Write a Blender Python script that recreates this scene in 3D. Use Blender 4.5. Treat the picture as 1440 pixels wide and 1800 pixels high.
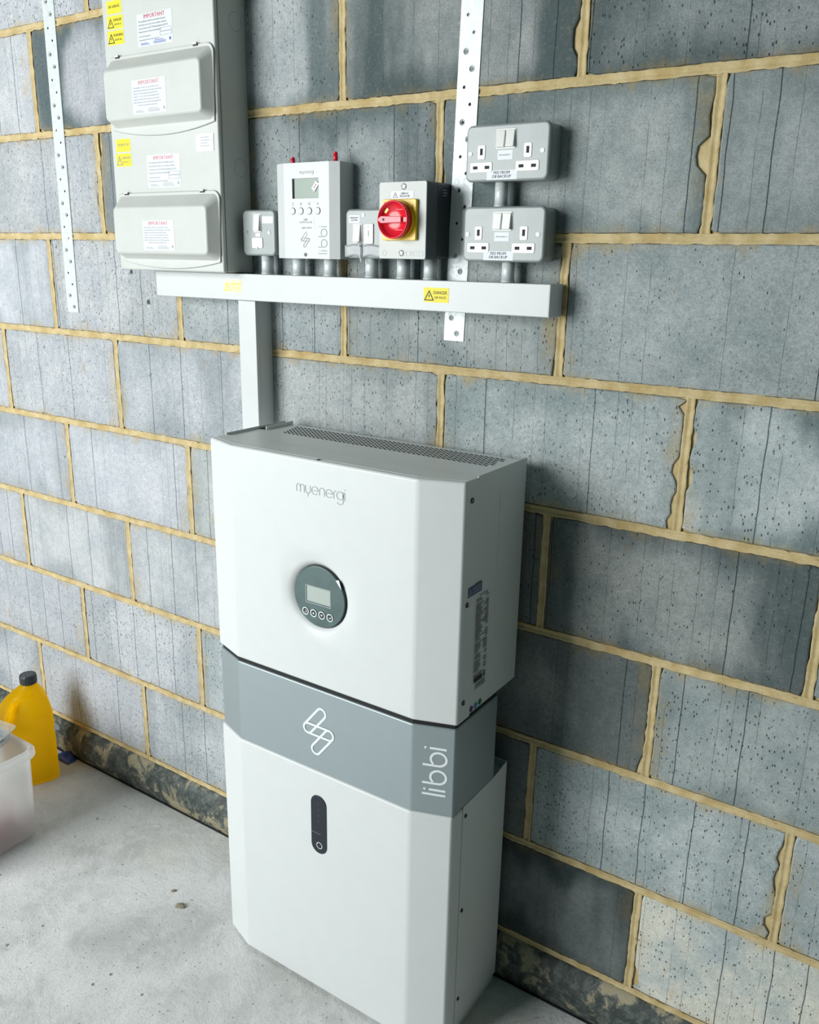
import bpy, bmesh, math, random
from mathutils import Vector, Matrix, noise

for o in list(bpy.data.objects):
    bpy.data.objects.remove(o, do_unlink=True)
S = bpy.context.scene
COL = S.collection
ZO = 0.105                       # floor lies 105 mm under the lowest bed joint, which is z = 0 in the tables below

# ------------------------------------------------------------------ camera
cam = bpy.data.cameras.new('camera')
cam.sensor_fit = 'HORIZONTAL'
cam.sensor_width = 36.0
cam.lens = 36.0 * 1514.34 / 1440.0
cam.clip_start = 0.02
co = bpy.data.objects.new('camera', cam)
COL.objects.link(co)
rx, ry, rz = (0.8300, 0.5574, 0.0181), (-0.1720, 0.2250, 0.9591), (0.5305, -0.7992, 0.2826)
m = Matrix((rx, ry, rz)).transposed().to_4x4()
co.matrix_world = Matrix.Translation((1.9443, -1.3250, 1.3153 + ZO)) @ Matrix(
    m.to_3x3().to_quaternion().to_matrix()).to_4x4()
S.camera = co

# ------------------------------------------------------------------ light
w = bpy.data.worlds.new('world')
S.world = w
w.use_nodes = True
bg = w.node_tree.nodes['Background']
bg.inputs['Color'].default_value = (0.38, 0.80, 0.77, 1)
bg.inputs['Strength'].default_value = 0.070
def area_light(name, loc, target, sx, sy, power, color):
    l = bpy.data.lights.new(name, 'AREA')
    l.shape = 'RECTANGLE'; l.size = sx; l.size_y = sy
    l.energy = power; l.color = color
    o = bpy.data.objects.new(name, l); COL.objects.link(o)
    o.location = loc
    d = Vector(target) - Vector(loc)
    o.rotation_euler = d.to_track_quat('-Z', 'Y').to_euler()
    return o
area_light('garage_door_daylight', (-0.66, -2.85, 1.62), (0.75, 0.0, 0.60), 1.8, 2.0, 142, (0.965, 1.0, 1.0))
vs = S.view_settings
vs.view_transform = 'Standard'; vs.look = 'None'; vs.gamma = 1.0
vs.use_curve_mapping = False
vs.exposure = 0.0

# ------------------------------------------------------------------ node helpers
class NT:
    def __init__(s, name):
        s.m = bpy.data.materials.new(name); s.m.use_nodes = True
        s.t = s.m.node_tree
        s.b = s.t.nodes['Principled BSDF']
    def n(s, typ, ins=None, **kw):
        nd = s.t.nodes.new(typ)
        for k, v in kw.items(): setattr(nd, k, v)
        for k, v in (ins or {}).items(): s.put(nd.inputs[k], v)
        return nd
    def put(s, sock, v):
        if isinstance(v, bpy.types.NodeSocket): s.t.links.new(v, sock)
        elif isinstance(v, bpy.types.Node): s.t.links.new(v.outputs[0], sock)
        else:
            if sock.type == 'RGBA' and len(v) == 3: v = (*v, 1)
            sock.default_value = v
    def math(s, op, a, b=None, c=None, clamp=False):
        nd = s.t.nodes.new('ShaderNodeMath'); nd.operation = op; nd.use_clamp = clamp
        for i, v in enumerate((a, b, c)):
            if v is not None: s.put(nd.inputs[i], v)
        return nd.outputs[0]
    def ramp(s, v, a, b, lo=0.0, hi=1.0):
        nd = s.n('ShaderNodeMapRange', {0: v, 1: a, 2: b, 3: lo, 4: hi}, interpolation_type='SMOOTHSTEP')
        return nd.outputs[0]
    def mix(s, f, a, b, mode='MIX'):
        nd = s.t.nodes.new('ShaderNodeMix'); nd.data_type = 'RGBA'; nd.blend_type = mode
        s.put(nd.inputs[0], f); s.put(nd.inputs[6], a); s.put(nd.inputs[7], b)
        return nd.outputs[2]
    def noise(s, vec, scale, detail=4, rough=0.55):
        return s.n('ShaderNodeTexNoise', {'Vector': vec, 'Scale': scale, 'Detail': detail, 'Roughness': rough}).outputs[0]
    def vscale(s, vec, v):
        nd = s.t.nodes.new('ShaderNodeVectorMath'); nd.operation = 'MULTIPLY'
        s.put(nd.inputs[0], vec); nd.inputs[1].default_value = v
        return nd.outputs[0]
    def vadd(s, vec, v):
        nd = s.t.nodes.new('ShaderNodeVectorMath'); nd.operation = 'ADD'
        s.put(nd.inputs[0], vec); s.put(nd.inputs[1], v)
        return nd.outputs[0]
    def bump(s, h, strength, dist):
        return s.n('ShaderNodeBump', {'Height': h, 'Strength': strength, 'Distance': dist}).outputs[0]
    def set(s, **kw):
        for k, v in kw.items(): s.put(s.b.inputs[k.replace('_', ' ')], v)

MAT = {}
def simple(name, col, rough=0.45, metal=0.0, spec=0.5, grain=0.0, gscale=400.0, gcol=None, **kw):
    a = NT(name)
    if grain:
        tc = a.n('ShaderNodeTexCoord').outputs['Object']
        nz = a.noise(tc, gscale, 3)
        dark = tuple(c * (1 - grain) for c in col) if gcol is None else gcol
        a.set(Base_Color=a.mix(a.ramp(nz, 0.35, 0.65), dark, col))
    else:
        a.set(Base_Color=col)
    a.set(Roughness=rough, Metallic=metal)
    a.put(a.b.inputs['Specular IOR Level'], spec)
    for k, v in kw.items(): a.put(a.b.inputs[k.replace('_', ' ')], v)
    MAT[name] = a.m
    return a.m

simple('white_coat', (0.665, 0.690, 0.684), 0.42, grain=0.015, gscale=30)
simple('white_plastic', (0.60, 0.622, 0.620), 0.38, grain=0.02, gscale=25)
simple('db_white', (0.555, 0.570, 0.545), 0.40, grain=0.03, gscale=20)
simple('grey_coat', (0.335, 0.390, 0.408), 0.40, metal=0.40, grain=0.02, gscale=30)
simple('black_gap', (0.006, 0.007, 0.008), 0.7)
simple('black_plastic', (0.018, 0.022, 0.030), 0.28)
simple('panel_black', (0.014, 0.018, 0.030), 0.16)
simple('metal_grey', (0.290, 0.328, 0.322), 0.36, spec=0.6, grain=0.06, gscale=60)
simple('isolator_lid', (0.53, 0.55, 0.53), 0.42)
simple('isolator_side', (0.060, 0.075, 0.085), 0.5)
simple('rocker_white', (0.72, 0.73, 0.70), 0.3)
simple('red_plastic', (0.72, 0.012, 0.030), 0.25)
simple('red_light', (0.78, 0.16, 0.19), 0.35)
simple('yellow_plastic', (0.85, 0.55, 0.010), 0.3)
simple('sticker_yellow', (0.86, 0.72, 0.012), 0.5, grain=0.06, gscale=60)
simple('sticker_faded', (0.88, 0.84, 0.36), 0.5, grain=0.08, gscale=120, gcol=(0.86, 0.85, 0.62))
simple('sticker_white', (0.655, 0.68, 0.73), 0.4)
simple('sticker_clear', (0.80, 0.83, 0.85), 0.25, grain=0.03, gscale=80)
simple('ink_black', (0.02, 0.02, 0.022), 0.6)
simple('ink_grey', (0.25, 0.27, 0.28), 0.6)
simple('ink_pale', (0.40, 0.43, 0.44), 0.6)
simple('ink_mid', (0.27, 0.29, 0.30), 0.6)
simple('ink_red', (0.60, 0.02, 0.06), 0.6)
simple('ink_red_faded', (0.72, 0.22, 0.26), 0.6)
simple('ink_blue', (0.10, 0.14, 0.42), 0.6)
simple('ink_white', (0.80, 0.85, 0.87), 0.5)
simple('label_blue', (0.055, 0.085, 0.20), 0.45)
simple('dot_purple', (0.10, 0.02, 0.16), 0.5)
simple('dot_blue', (0.04, 0.20, 0.45), 0.5)
simple('dot_green', (0.02, 0.17, 0.02), 0.5)
simple('screw_steel', (0.40, 0.42, 0.43), 0.3, metal=0.9)
simple('screw_dark', (0.035, 0.038, 0.042), 0.35)
simple('lcd_green', (0.165, 0.235, 0.180), 0.3)
simple('lcd_pale', (0.40, 0.46, 0.42), 0.18)
simple('display_teal', (0.080, 0.135, 0.130), 0.14, grain=0.2, gscale=28)
simple('grey_tape', (0.40, 0.42, 0.43), 0.4, grain=0.12, gscale=80)
simple('bottle_cap', (0.022, 0.030, 0.030), 0.4)
simple('blue_film', (0.03, 0.06, 0.30), 0.3)
simple('stone_tan', (0.30, 0.27, 0.20), 0.9, grain=0.3, gscale=200)
simple('pink_cloth', (0.45, 0.12, 0.15), 0.8)
simple('print_dark', (0.03, 0.05, 0.05), 0.5, grain=0.9, gscale=160, gcol=(0.55, 0.62, 0.64))

def make_galv(name):
    a = NT(name)
    tc = a.n('ShaderNodeTexCoord').outputs['Object']
    v = a.n('ShaderNodeTexVoronoi', {'Vector': tc, 'Scale': 240.0})
    sp = a.ramp(v.outputs['Color'], 0.0, 1.0)
    n1 = a.noise(tc, 60, 3)
    f = a.math('ADD', a.math('MULTIPLY', sp, 0.5), a.math('MULTIPLY', n1, 0.5))
    a.set(Base_Color=a.mix(f, (0.58, 0.63, 0.63), (0.69, 0.73, 0.73)), Metallic=0.12,
          Roughness=a.math('MULTIPLY_ADD', sp, 0.18, 0.34))
    MAT[name] = a.m
make_galv('galvanised')

def make_plastic_translucent(name, col, alpha, rough=0.35):
    a = NT(name)
    a.set(Base_Color=col, Roughness=rough)
    a.put(a.b.inputs['Transmission Weight'], alpha)
    a.put(a.b.inputs['IOR'], 1.25)
    MAT[name] = a.m
make_plastic_translucent('clear_plastic', (0.92, 0.95, 0.96), 0.85, 0.08)
def make_tub():
    a = NT('tub_plastic')
    out = a.t.nodes['Material Output']
    a.set(Base_Color=(0.86, 0.87, 0.86), Roughness=0.35)
    tl = a.n('ShaderNodeBsdfTranslucent', {'Color': (0.95, 0.95, 0.94, 1)})
    tp = a.n('ShaderNodeBsdfTransparent', {'Color': (0.95, 0.94, 0.94, 1)})
    m1 = a.n('ShaderNodeMixShader', {0: 0.72, 1: a.b.outputs[0], 2: tl.outputs[0]})
    m2 = a.n('ShaderNodeMixShader', {0: 0.42, 1: m1.outputs[0], 2: tp.outputs[0]})
    a.t.links.new(m2.outputs[0], out.inputs['Surface'])
    MAT['tub_plastic'] = a.m
make_tub()
def make_bottle():
    a = NT('bottle_yellow')
    out = a.t.nodes['Material Output']
    tc = a.n('ShaderNodeTexCoord').outputs['Object']
    v = a.n('ShaderNodeTexVoronoi', {'Vector': a.vscale(tc, (1, 1, 0.6)), 'Scale': 48.0})
    d = a.ramp(v.outputs['Distance'], 0.10, 0.20)
    g = a.ramp(a.n('ShaderNodeSeparateColor', {0: v.outputs['Color']}).outputs[0], 0.60, 0.66)
    spots = a.math('MULTIPLY', a.math('SUBTRACT', 1.0, d), g)
    dirt = a.ramp(a.noise(tc, 14, 5, 0.7), 0.50, 0.75)
    c = a.mix(a.math('MULTIPLY', dirt, 0.35), (0.93, 0.64, 0.006), (0.75, 0.38, 0.008))
    c = a.mix(a.math('MULTIPLY', spots, 0.75), c, (0.16, 0.07, 0.01))
    a.set(Base_Color=c, Roughness=0.33)
    tl = a.n('ShaderNodeBsdfTranslucent', {'Color': (1.0, 0.72, 0.02, 1)})
    mx = a.n('ShaderNodeMixShader', {0: 0.78, 1: a.b.outputs[0], 2: tl.outputs[0]})
    a.t.links.new(mx.outputs[0], out.inputs['Surface'])
    MAT['bottle_yellow'] = a.m
make_bottle()

def make_block():
    a = NT('concrete_block')
    tcn = a.n('ShaderNodeTexCoord')
    ob, gen = tcn.outputs['Object'], tcn.outputs['Generated']
    rnd = a.n('ShaderNodeObjectInfo').outputs['Random']
    def attr(nm): return a.n('ShaderNodeAttribute', attribute_type='OBJECT', attribute_name=nm).outputs['Fac']
    tone, stain, warm, green = attr('tone'), attr('stain'), attr('warm'), attr('green')
    off = a.n('ShaderNodeCombineXYZ', {0: a.math('MULTIPLY', rnd, 37.0), 1: a.math('MULTIPLY', rnd, 91.0), 2: a.math('MULTIPLY', rnd, 17.0)})
    P = a.vadd(ob, off.outputs[0])
    sep = a.n('ShaderNodeSeparateXYZ', {0: gen})
    gx = a.math('MULTIPLY', a.math('ABSOLUTE', a.math('SUBTRACT', sep.outputs[0], 0.5)), 2.0)
    gz = a.math('MULTIPLY', a.math('ABSOLUTE', a.math('SUBTRACT', sep.outputs[2], 0.5)), 2.0)
    edge = a.math('MAXIMUM', gx, gz)
    # tone and fine grain
    fine = a.noise(P, 420, 3, 0.7)
    mid = a.noise(P, 90, 4, 0.6)
    big = a.noise(P, 9, 4, 0.6)
    c = a.mix(a.ramp(big, 0.3, 0.7), (0.385, 0.405, 0.440), (0.475, 0.485, 0.525))
    c = a.mix(green, c, a.mix(a.ramp(big, 0.3, 0.7), (0.275, 0.325, 0.322), (0.415, 0.455, 0.455)))
    c = a.mix(a.math('MULTIPLY', warm, a.ramp(big, 0.25, 0.6)), c, (0.52, 0.50, 0.43))
    gr = a.math('ADD', a.math('MULTIPLY', a.ramp(fine, 0.30, 0.70), 0.42), a.math('MULTIPLY', a.ramp(mid, 0.3, 0.7), 0.16))
    c = a.mix(1.0, c, a.n('ShaderNodeCombineColor', {0: a.math('ADD', gr, 0.70), 1: a.math('ADD', gr, 0.71), 2: a.math('ADD', gr, 0.71)}).outputs[0], 'MULTIPLY')
    # damp stains that keep to the rim of the block and run in upright bands
    bands = a.noise(a.vscale(P, (7.0, 1.0, 1.3)), 1.0, 3, 0.6)
    rim = a.math('ADD', a.math('MULTIPLY', edge, 0.46), a.math('MULTIPLY', bands, 1.25))
    sm = a.math('MULTIPLY', a.ramp(rim, 0.80, 1.10), stain, clamp=True)
    c = a.mix(sm, c, (0.072, 0.108, 0.112))
    # ochre mortar wash near the joints
    on = a.noise(a.vscale(P, (16, 10, 9)), 1.0, 5, 0.65)
    orim = a.math('ADD', a.math('MAXIMUM', gz, a.math('MULTIPLY', gx, 0.97)), a.math('MULTIPLY', a.math('SUBTRACT', on, 0.5), 0.85))
    om = a.math('MULTIPLY', a.ramp(orim, 0.86, 1.16), 0.62)
    c = a.mix(om, c, (0.42, 0.30, 0.095))
    sp = a.noise(a.vscale(P, (26, 8, 11)), 1.0, 2, 0.5)
    c = a.mix(a.math('MULTIPLY', a.ramp(sp, 0.70, 0.78), 0.5), c, (0.42, 0.27, 0.07))
    # upright casting lines
    sx = a.n('ShaderNodeSeparateXYZ', {0: P})
    wob = a.math('MULTIPLY', a.noise(a.vscale(P, (3, 3, 14)), 1.0, 2), 0.006)
    xl = a.math('ADD', sx.outputs[0], wob)
    def lines(scale, wid, gate, amt):
        v = a.n('ShaderNodeTexVoronoi', {'W': a.math('MULTIPLY', xl, scale), 'Scale': 1.0}, voronoi_dimensions='1D')
        l = a.math('SUBTRACT', 1.0, a.ramp(v.outputs['Distance'], wid * 0.35 * scale, wid * scale))
        g = a.ramp(a.n('ShaderNodeSeparateColor', {0: v.outputs['Color']}).outputs[0], gate - 0.05, gate + 0.05)
        return a.math('MULTIPLY', a.math('MULTIPLY', l, g), amt)
    l1 = lines(13.0, 0.0012, 0.52, 0.85)
    l2 = lines(34.0, 0.0008, 0.40, 0.38)
    brk = a.ramp(a.noise(a.vscale(P, (9, 9, 22)), 1.0, 3), 0.34, 0.5)
    ln = a.math('MAXIMUM', l1, a.math('MULTIPLY', l2, brk))
    c = a.mix(ln, c, (0.045, 0.062, 0.068))
    # pits
    def pits(scale, rad, gate, st):
        v = a.n('ShaderNodeTexVoronoi', {'Vector': a.vscale(P, st), 'Scale': scale})
        dd = a.math('ADD', v.outputs['Distance'], a.math('MULTIPLY', a.math('SUBTRACT', mid, 0.5), 0.12))
        q = a.math('SUBTRACT', 1.0, a.ramp(dd, rad * 0.6, rad))
        g = a.ramp(a.n('ShaderNodeSeparateColor', {0: v.outputs['Color']}).outputs[1], gate - 0.02, gate + 0.02)
        return a.math('MULTIPLY', q, g)
    clus = a.ramp(a.noise(P, 7, 2), 0.34, 0.60)
    grit = a.noise(P, 170, 4, 0.75)
    c = a.mix(a.math('MULTIPLY', a.ramp(grit, 0.52, 0.70), 0.30), c, (0.16, 0.19, 0.20))
    c = a.mix(a.math('MULTIPLY', a.ramp(grit, 0.50, 0.32), 0.12), c, (0.66, 0.68, 0.70))
    p = a.math('MAXIMUM', a.math('MULTIPLY', a.math('MULTIPLY', pits(72, 0.105, 0.915, (1, 1, 0.42)), clus), 0.85), a.math('MAXIMUM', pits(14, 0.085, 0.78, (1, 1, 0.75)), a.math('MULTIPLY', a.math('MULTIPLY', pits(190, 0.25, 0.80, (1, 1, 0.5)), a.math('MULTIPLY_ADD', clus, 0.5, 0.5)), 0.95)))
    c = a.mix(a.math('MULTIPLY', p, 0.90), c, (0.030, 0.040, 0.044))
    # pale scuffs
    sc = a.ramp(a.noise(a.vscale(P, (30, 5, 42)), 1.0, 6, 0.75), 0.70, 0.80)
    c = a.mix(a.math('MULTIPLY', sc, 0.18), c, (0.66, 0.68, 0.68))
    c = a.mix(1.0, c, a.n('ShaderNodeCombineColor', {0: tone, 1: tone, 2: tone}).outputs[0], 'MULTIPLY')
    h = a.math('SUBTRACT', a.math('ADD', a.math('MULTIPLY', fine, 0.35), a.math('MULTIPLY', mid, 0.35)),
               a.math('ADD', a.math('MULTIPLY', p, 0.9), a.math('MULTIPLY', ln, 0.6)))
    a.set(Base_Color=c, Roughness=0.88, Normal=a.bump(h, 0.9, 0.0016))
    a.put(a.b.inputs['Specular IOR Level'], 0.25)
    MAT['concrete_block'] = a.m
make_block()

def make_mortar():
    a = NT('mortar')
    tc = a.n('ShaderNodeTexCoord').outputs['Object']
    n1 = a.noise(tc, 26, 5, 0.6); n2 = a.noise(tc, 500, 3, 0.7); n3 = a.noise(tc, 6, 3)
    c = a.mix(a.ramp(n1, 0.3, 0.7), (0.47, 0.355, 0.165), (0.63, 0.515, 0.30))
    c = a.mix(a.math('MULTIPLY', a.ramp(n3, 0.5, 0.75), 0.4), c, (0.42, 0.26, 0.07))
    c = a.mix(a.math('MULTIPLY', a.ramp(n2, 0.55, 0.75), 0.35), c, (0.30, 0.20, 0.07))
    n4 = a.noise(tc, 75, 5, 0.7)
    c = a.mix(a.math('MULTIPLY', a.ramp(n4, 0.56, 0.72), 0.55), c, (0.27, 0.175, 0.06))
    h = a.math('ADD', a.math('MULTIPLY', n1, 0.5), a.math('ADD', a.math('MULTIPLY', n4, 0.4), a.math('MULTIPLY', n2, 0.3)))
    a.set(Base_Color=c, Roughness=0.92, Normal=a.bump(h, 0.8, 0.002))
    a.put(a.b.inputs['Specular IOR Level'], 0.2)
    MAT['mortar'] = a.m
make_mortar()

def make_floor():
    a = NT('concrete_floor')
    tc = a.n('ShaderNodeTexCoord').outputs['Object']
    warp = a.n('ShaderNodeTexNoise', {'Vector': tc, 'Scale': 3.0, 'Detail': 3.0}).outputs['Color']
    v = a.vadd(tc, a.vscale(warp, (0.25, 0.25, 0.25)))
    n1 = a.noise(v, 4.5, 6, 0.62); n2 = a.noise(v, 22, 6, 0.65); n3 = a.noise(tc, 260, 4, 0.7)
    c = a.mix(a.ramp(n1, 0.36, 0.64), (0.53, 0.535, 0.52), (0.74, 0.745, 0.74))
    c = a.mix(a.math('MULTIPLY', a.ramp(n2, 0.42, 0.72), 0.5), c, (0.78, 0.78, 0.775))
    c = a.mix(a.math('MULTIPLY', a.ramp(a.noise(tc, 2.6, 3), 0.52, 0.72), 0.40), c, (0.58, 0.53, 0.43))
    c = a.mix(a.math('MULTIPLY', a.ramp(n3, 0.48, 0.68), 0.38), c, (0.32, 0.33, 0.32))
    def pits(scale, rad, gate):
        vv = a.n('ShaderNodeTexVoronoi', {'Vector': tc, 'Scale': scale})
        dd = a.math('ADD', vv.outputs['Distance'], a.math('MULTIPLY', a.math('SUBTRACT', n3, 0.5), 0.15))
        q = a.math('SUBTRACT', 1.0, a.ramp(dd, rad * 0.6, rad))
        g = a.ramp(a.n('ShaderNodeSeparateColor', {0: vv.outputs['Color']}).outputs[1], gate - 0.02, gate + 0.02)
        return a.math('MULTIPLY', q, g)
    p = a.math('MAXIMUM', pits(26, 0.10, 0.80), a.math('MULTIPLY', pits(85, 0.16, 0.80), 0.7))
    c = a.mix(a.math('MULTIPLY', p, 0.75), c, (0.12, 0.125, 0.12))
    h = a.math('SUBTRACT', a.math('ADD', a.math('MULTIPLY', n2, 0.9), a.math('MULTIPLY', n3, 0.25)), p)
    a.set(Base_Color=c, Roughness=0.72, Normal=a.bump(h, 0.8, 0.004))
    a.put(a.b.inputs['Specular IOR Level'], 0.3)
    MAT['concrete_floor'] = a.m
make_floor()

def make_plinth():
    a = NT('damp_proof_band')
    tc = a.n('ShaderNodeTexCoord').outputs['Object']
    warp = a.n('ShaderNodeTexNoise', {'Vector': tc, 'Scale': 9.0, 'Detail': 4.0}).outputs['Color']
    v = a.vadd(tc, a.vscale(warp, (0.10, 0.10, 0.10)))
    n1 = a.noise(v, 13, 5, 0.7); n2 = a.noise(v, 46, 6, 0.75); n3 = a.noise(tc, 300, 3, 0.7)
    c = a.mix(a.ramp(n2, 0.42, 0.62), (0.030, 0.040, 0.038), (0.105, 0.125, 0.115))
    c = a.mix(a.math('MULTIPLY', a.ramp(n1, 0.50, 0.60), 0.88), c, (0.36, 0.315, 0.20))
    c = a.mix(a.math('MULTIPLY', a.ramp(n2, 0.60, 0.74), 0.55), c, (0.42, 0.41, 0.36))
    c = a.mix(a.math('MULTIPLY', a.ramp(n3, 0.5, 0.7), 0.35), c, (0.05, 0.06, 0.055))
    a.set(Base_Color=c, Roughness=0.6, Normal=a.bump(a.math('ADD', n1, a.math('MULTIPLY', n3, 0.3)), 0.5, 0.004))
    MAT['damp_proof_band'] = a.m
make_plinth()

# ------------------------------------------------------------------ mesh helpers (all numbers in wall coordinates)
class M:
    def __init__(s): s.v = []; s.f = []; s.sm = []
    def add(s, vs, fs, smooth=False):
        o = len(s.v); s.v += [tuple(v) for v in vs]
        for f in fs: s.f.append([i + o for i in f]); s.sm.append(smooth)
        return s
    def box(s, x0, x1, y0, y1, z0, z1):
        x0, x1 = min(x0, x1), max(x0, x1); y0, y1 = min(y0, y1), max(y0, y1); z0, z1 = min(z0, z1), max(z0, z1)
        v = [(x0, y0, z0), (x1, y0, z0), (x1, y1, z0), (x0, y1, z0), (x0, y0, z1), (x1, y0, z1), (x1, y1, z1), (x0, y1, z1)]
        return s.add(v, [(3, 2, 1, 0), (4, 5, 6, 7), (0, 1, 5, 4), (1, 2, 6, 5), (2, 3, 7, 6), (3, 0, 4, 7)])
    def loft(s, rings, cap0=True, cap1=True, smooth=False):
        n = len(rings[0]); v = [p for r in rings for p in r]; f = []
        for k in range(len(rings) - 1):
            for i in range(n):
                j = (i + 1) % n
                f.append((k * n + i, k * n + j, (k + 1) * n + j, (k + 1) * n + i))
        s.add(v, f, smooth); o = len(s.v) - len(v)
        if cap0: s.f.append([o + i for i in range(n)][::-1]); s.sm.append(False)
        if cap1: s.f.append([o + (len(rings) - 1) * n + i for i in range(n)]); s.sm.append(False)
        return s
    def prism_y(s, poly, y0, y1):       # polygon in X,Z pulled along Y
        return s.loft([[(x, y0, z) for x, z in poly], [(x, y1, z) for x, z in poly]])
    def prism_z(s, poly, z0, z1):       # polygon in X,Y pulled along Z
        return s.loft([[(x, y, z0) for x, y in poly], [(x, y, z1) for x, y in poly]])
    def prism_x(s, poly, x0, x1):       # polygon in Y,Z pulled along X
        return s.loft([[(x0, y, z) for y, z in poly], [(x1, y, z) for y, z in poly]])
    def cyl(s, p0, p1, r0, r1=None, n=20, smooth=True):
        r1 = r0 if r1 is None else r1
        p0, p1 = Vector(p0), Vector(p1); d = (p1 - p0).normalized()
        a = d.orthogonal().normalized(); b = d.cross(a)
        def ring(p, r): return [tuple(p + a * (r * math.cos(t)) + b * (r * math.sin(t))) for t in [2 * math.pi * i / n for i in range(n)]]
        return s.loft([ring(p0, r0), ring(p1, r1)], smooth=smooth)
    def ribbon(s, pts, wd, frame, closed=False, lift=0.0, thick=0.0):
        # flat stroke of even width along 2-D points; frame(u, v, w) gives the 3-D point
        P = [Vector(p) for p in pts]; n = len(P); L, R = [], []
        for i in range(n):
            if closed: a, b = P[(i - 1) % n], P[(i + 1) % n]
            else: a, b = P[max(i - 1, 0)], P[min(i + 1, n - 1)]
            d0, d1 = P[i] - a, b - P[i]
            if d0.length < 1e-9: d0 = d1
            if d1.length < 1e-9: d1 = d0
            d0, d1 = d0.normalized(), d1.normalized()
            n0, n1 = Vector((-d0.y, d0.x)), Vector((-d1.y, d1.x))
            nn = n0 + n1
            nn = nn.normalized() if nn.length > 1e-6 else n0
            nn = nn / max(0.35, nn.dot(n0))           # mitred corners
            L.append(P[i] + nn * wd / 2); R.append(P[i] - nn * wd / 2)
        v = [frame(q.x, q.y, lift) for q in L] + [frame(q.x, q.y, lift) for q in R]
        f = []
        for i in range(n if closed else n - 1):
            j = (i + 1) % n
            f.append((i, n + i, n + j, j))
        return s.add(v, f)
    def disc(s, u, v, r, frame, lift=0.0, n=16):
        return s.add([frame(u + r * math.cos(2 * math.pi * i / n), v + r * math.sin(2 * math.pi * i / n), lift) for i in range(n)], [list(range(n))])
    def quad(s, u0, u1, v0, v1, frame, lift=0.0):
        return s.add([frame(u0, v0, lift), frame(u1, v0, lift), frame(u1, v1, lift), frame(u0, v1, lift)], [(0, 1, 2, 3)])

def wallframe(y):                        # looking at the wall: u = X, v = Z, w = towards the viewer
    return lambda u, v, wv=0.0: (u, y - wv, v)
def sideframe(x):                        # right-hand faces: u = towards the wall, v = Z
    return lambda u, v, wv=0.0: (x + wv, u, v)

ORG = {}
def link(name, me, mat, parent, org):
    o = bpy.data.objects.new(name, me); COL.objects.link(o)
    if mat: me.materials.append(MAT[mat])
    ORG[o] = Vector(org)
    if parent is not None:
        o.parent = parent; o.location = Vector(org) - ORG[parent]
    else:
        o.location = Vector(org) + Vector((0, 0, ZO))
    return o
def build(name, mm, mat, parent=None, bevel=0.0, seg=2, origin=None, recalc=True, angle=30, flat=False):
    org = Vector(origin) if origin is not None else (ORG[parent].copy() if parent is not None else Vector((0, 0, 0)))
    me = bpy.data.meshes.new(name)
    me.from_pydata([tuple(Vector(v) - org) for v in mm.v], [], mm.f)
    for p, sflag in zip(me.polygons, mm.sm): p.use_smooth = sflag
    if recalc:
        b = bmesh.new(); b.from_mesh(me); bmesh.ops.recalc_face_normals(b, faces=b.faces); b.to_mesh(me); b.free()
    o = link(name, me, mat, parent, org)
    if bevel:
        bv = o.modifiers.new('bevel', 'BEVEL'); bv.width = bevel; bv.segments = seg
        bv.limit_method = 'ANGLE'; bv.angle_limit = math.radians(angle); bv.harden_normals = False
        for p in me.polygons: p.use_smooth = True
        wn = o.modifiers.new('normals', 'WEIGHTED_NORMAL'); wn.keep_sharp = True; wn.weight = 100
    return o
def thing(name, label, cat, loc, group=None):
    o = bpy.data.objects.new(name, None); COL.objects.link(o)
    o.empty_display_size = 0.05
    o.location = Vector(loc) + Vector((0, 0, ZO)); ORG[o] = Vector(loc)
    o['label'] = label; o['category'] = cat
    if group: o['group'] = group
    return o
def tag(o, label, cat, group=None):
    o['label'] = label; o['category'] = cat
    if group: o['group'] = group
    return o
def dup(o, parent, shift):                # an alike part at another place
    c = o.copy(); COL.objects.link(c); c.parent = parent
    c.location = Vector(o.location) + Vector(shift); ORG[c] = ORG[o] + Vector(shift)
    for ch in list(o.children):
        g = ch.copy(); COL.objects.link(g); g.parent = c; ORG[g] = ORG[ch] + Vector(shift)
    return c
def rrect(x0, x1, z0, z1, r, n=5):
    p = []
    for cx, cz, a0 in ((x1 - r, z0 + r, -90), (x1 - r, z1 - r, 0), (x0 + r, z1 - r, 90), (x0 + r, z0 + r, 180)):
        for i in range(n + 1):
            t = math.radians(a0 + 90 * i / n); p.append((cx + r * math.cos(t), cz + r * math.sin(t)))
    return p
def circle(cx, cz, r, n=32): return [(cx + r * math.cos(2 * math.pi * i / n), cz + r * math.sin(2 * math.pi * i / n)) for i in range(n)]

def text(parent, s, size, u, v, frame, mat, lift=0.0004, align='CENTER', name='lettering', space=1.0, line=1.0, rot=0.0, squeeze=1.0, label=None):
    cu = bpy.data.curves.new('t', 'FONT'); cu.body = s; cu.size = size; cu.align_x = align; cu.align_y = 'CENTER'
    cu.resolution_u = 2; cu.space_character = space; cu.space_line = line; cu.fill_mode = 'FRONT'
    t = bpy.data.objects.new('t', cu); COL.objects.link(t)
    dg = bpy.context.evaluated_depsgraph_get(); dg.update()
    me0 = bpy.data.meshes.new_from_object(t.evaluated_get(dg))
    mm = M(); ca, sa = math.cos(rot), math.sin(rot)
    vv = []
    for q in me0.vertices:
        x, y = q.co.x * squeeze, q.co.y
        vv.append(frame(u + x * ca - y * sa, v + x * sa + y * ca, lift))
    mm.add(vv, [list(p.vertices) for p in me0.polygons])
    bpy.data.objects.remove(t, do_unlink=True); bpy.data.curves.remove(cu); bpy.data.meshes.remove(me0)
    o = build(name, mm, mat, parent, recalc=False)
    if label: o['label'] = label
    return o
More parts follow.
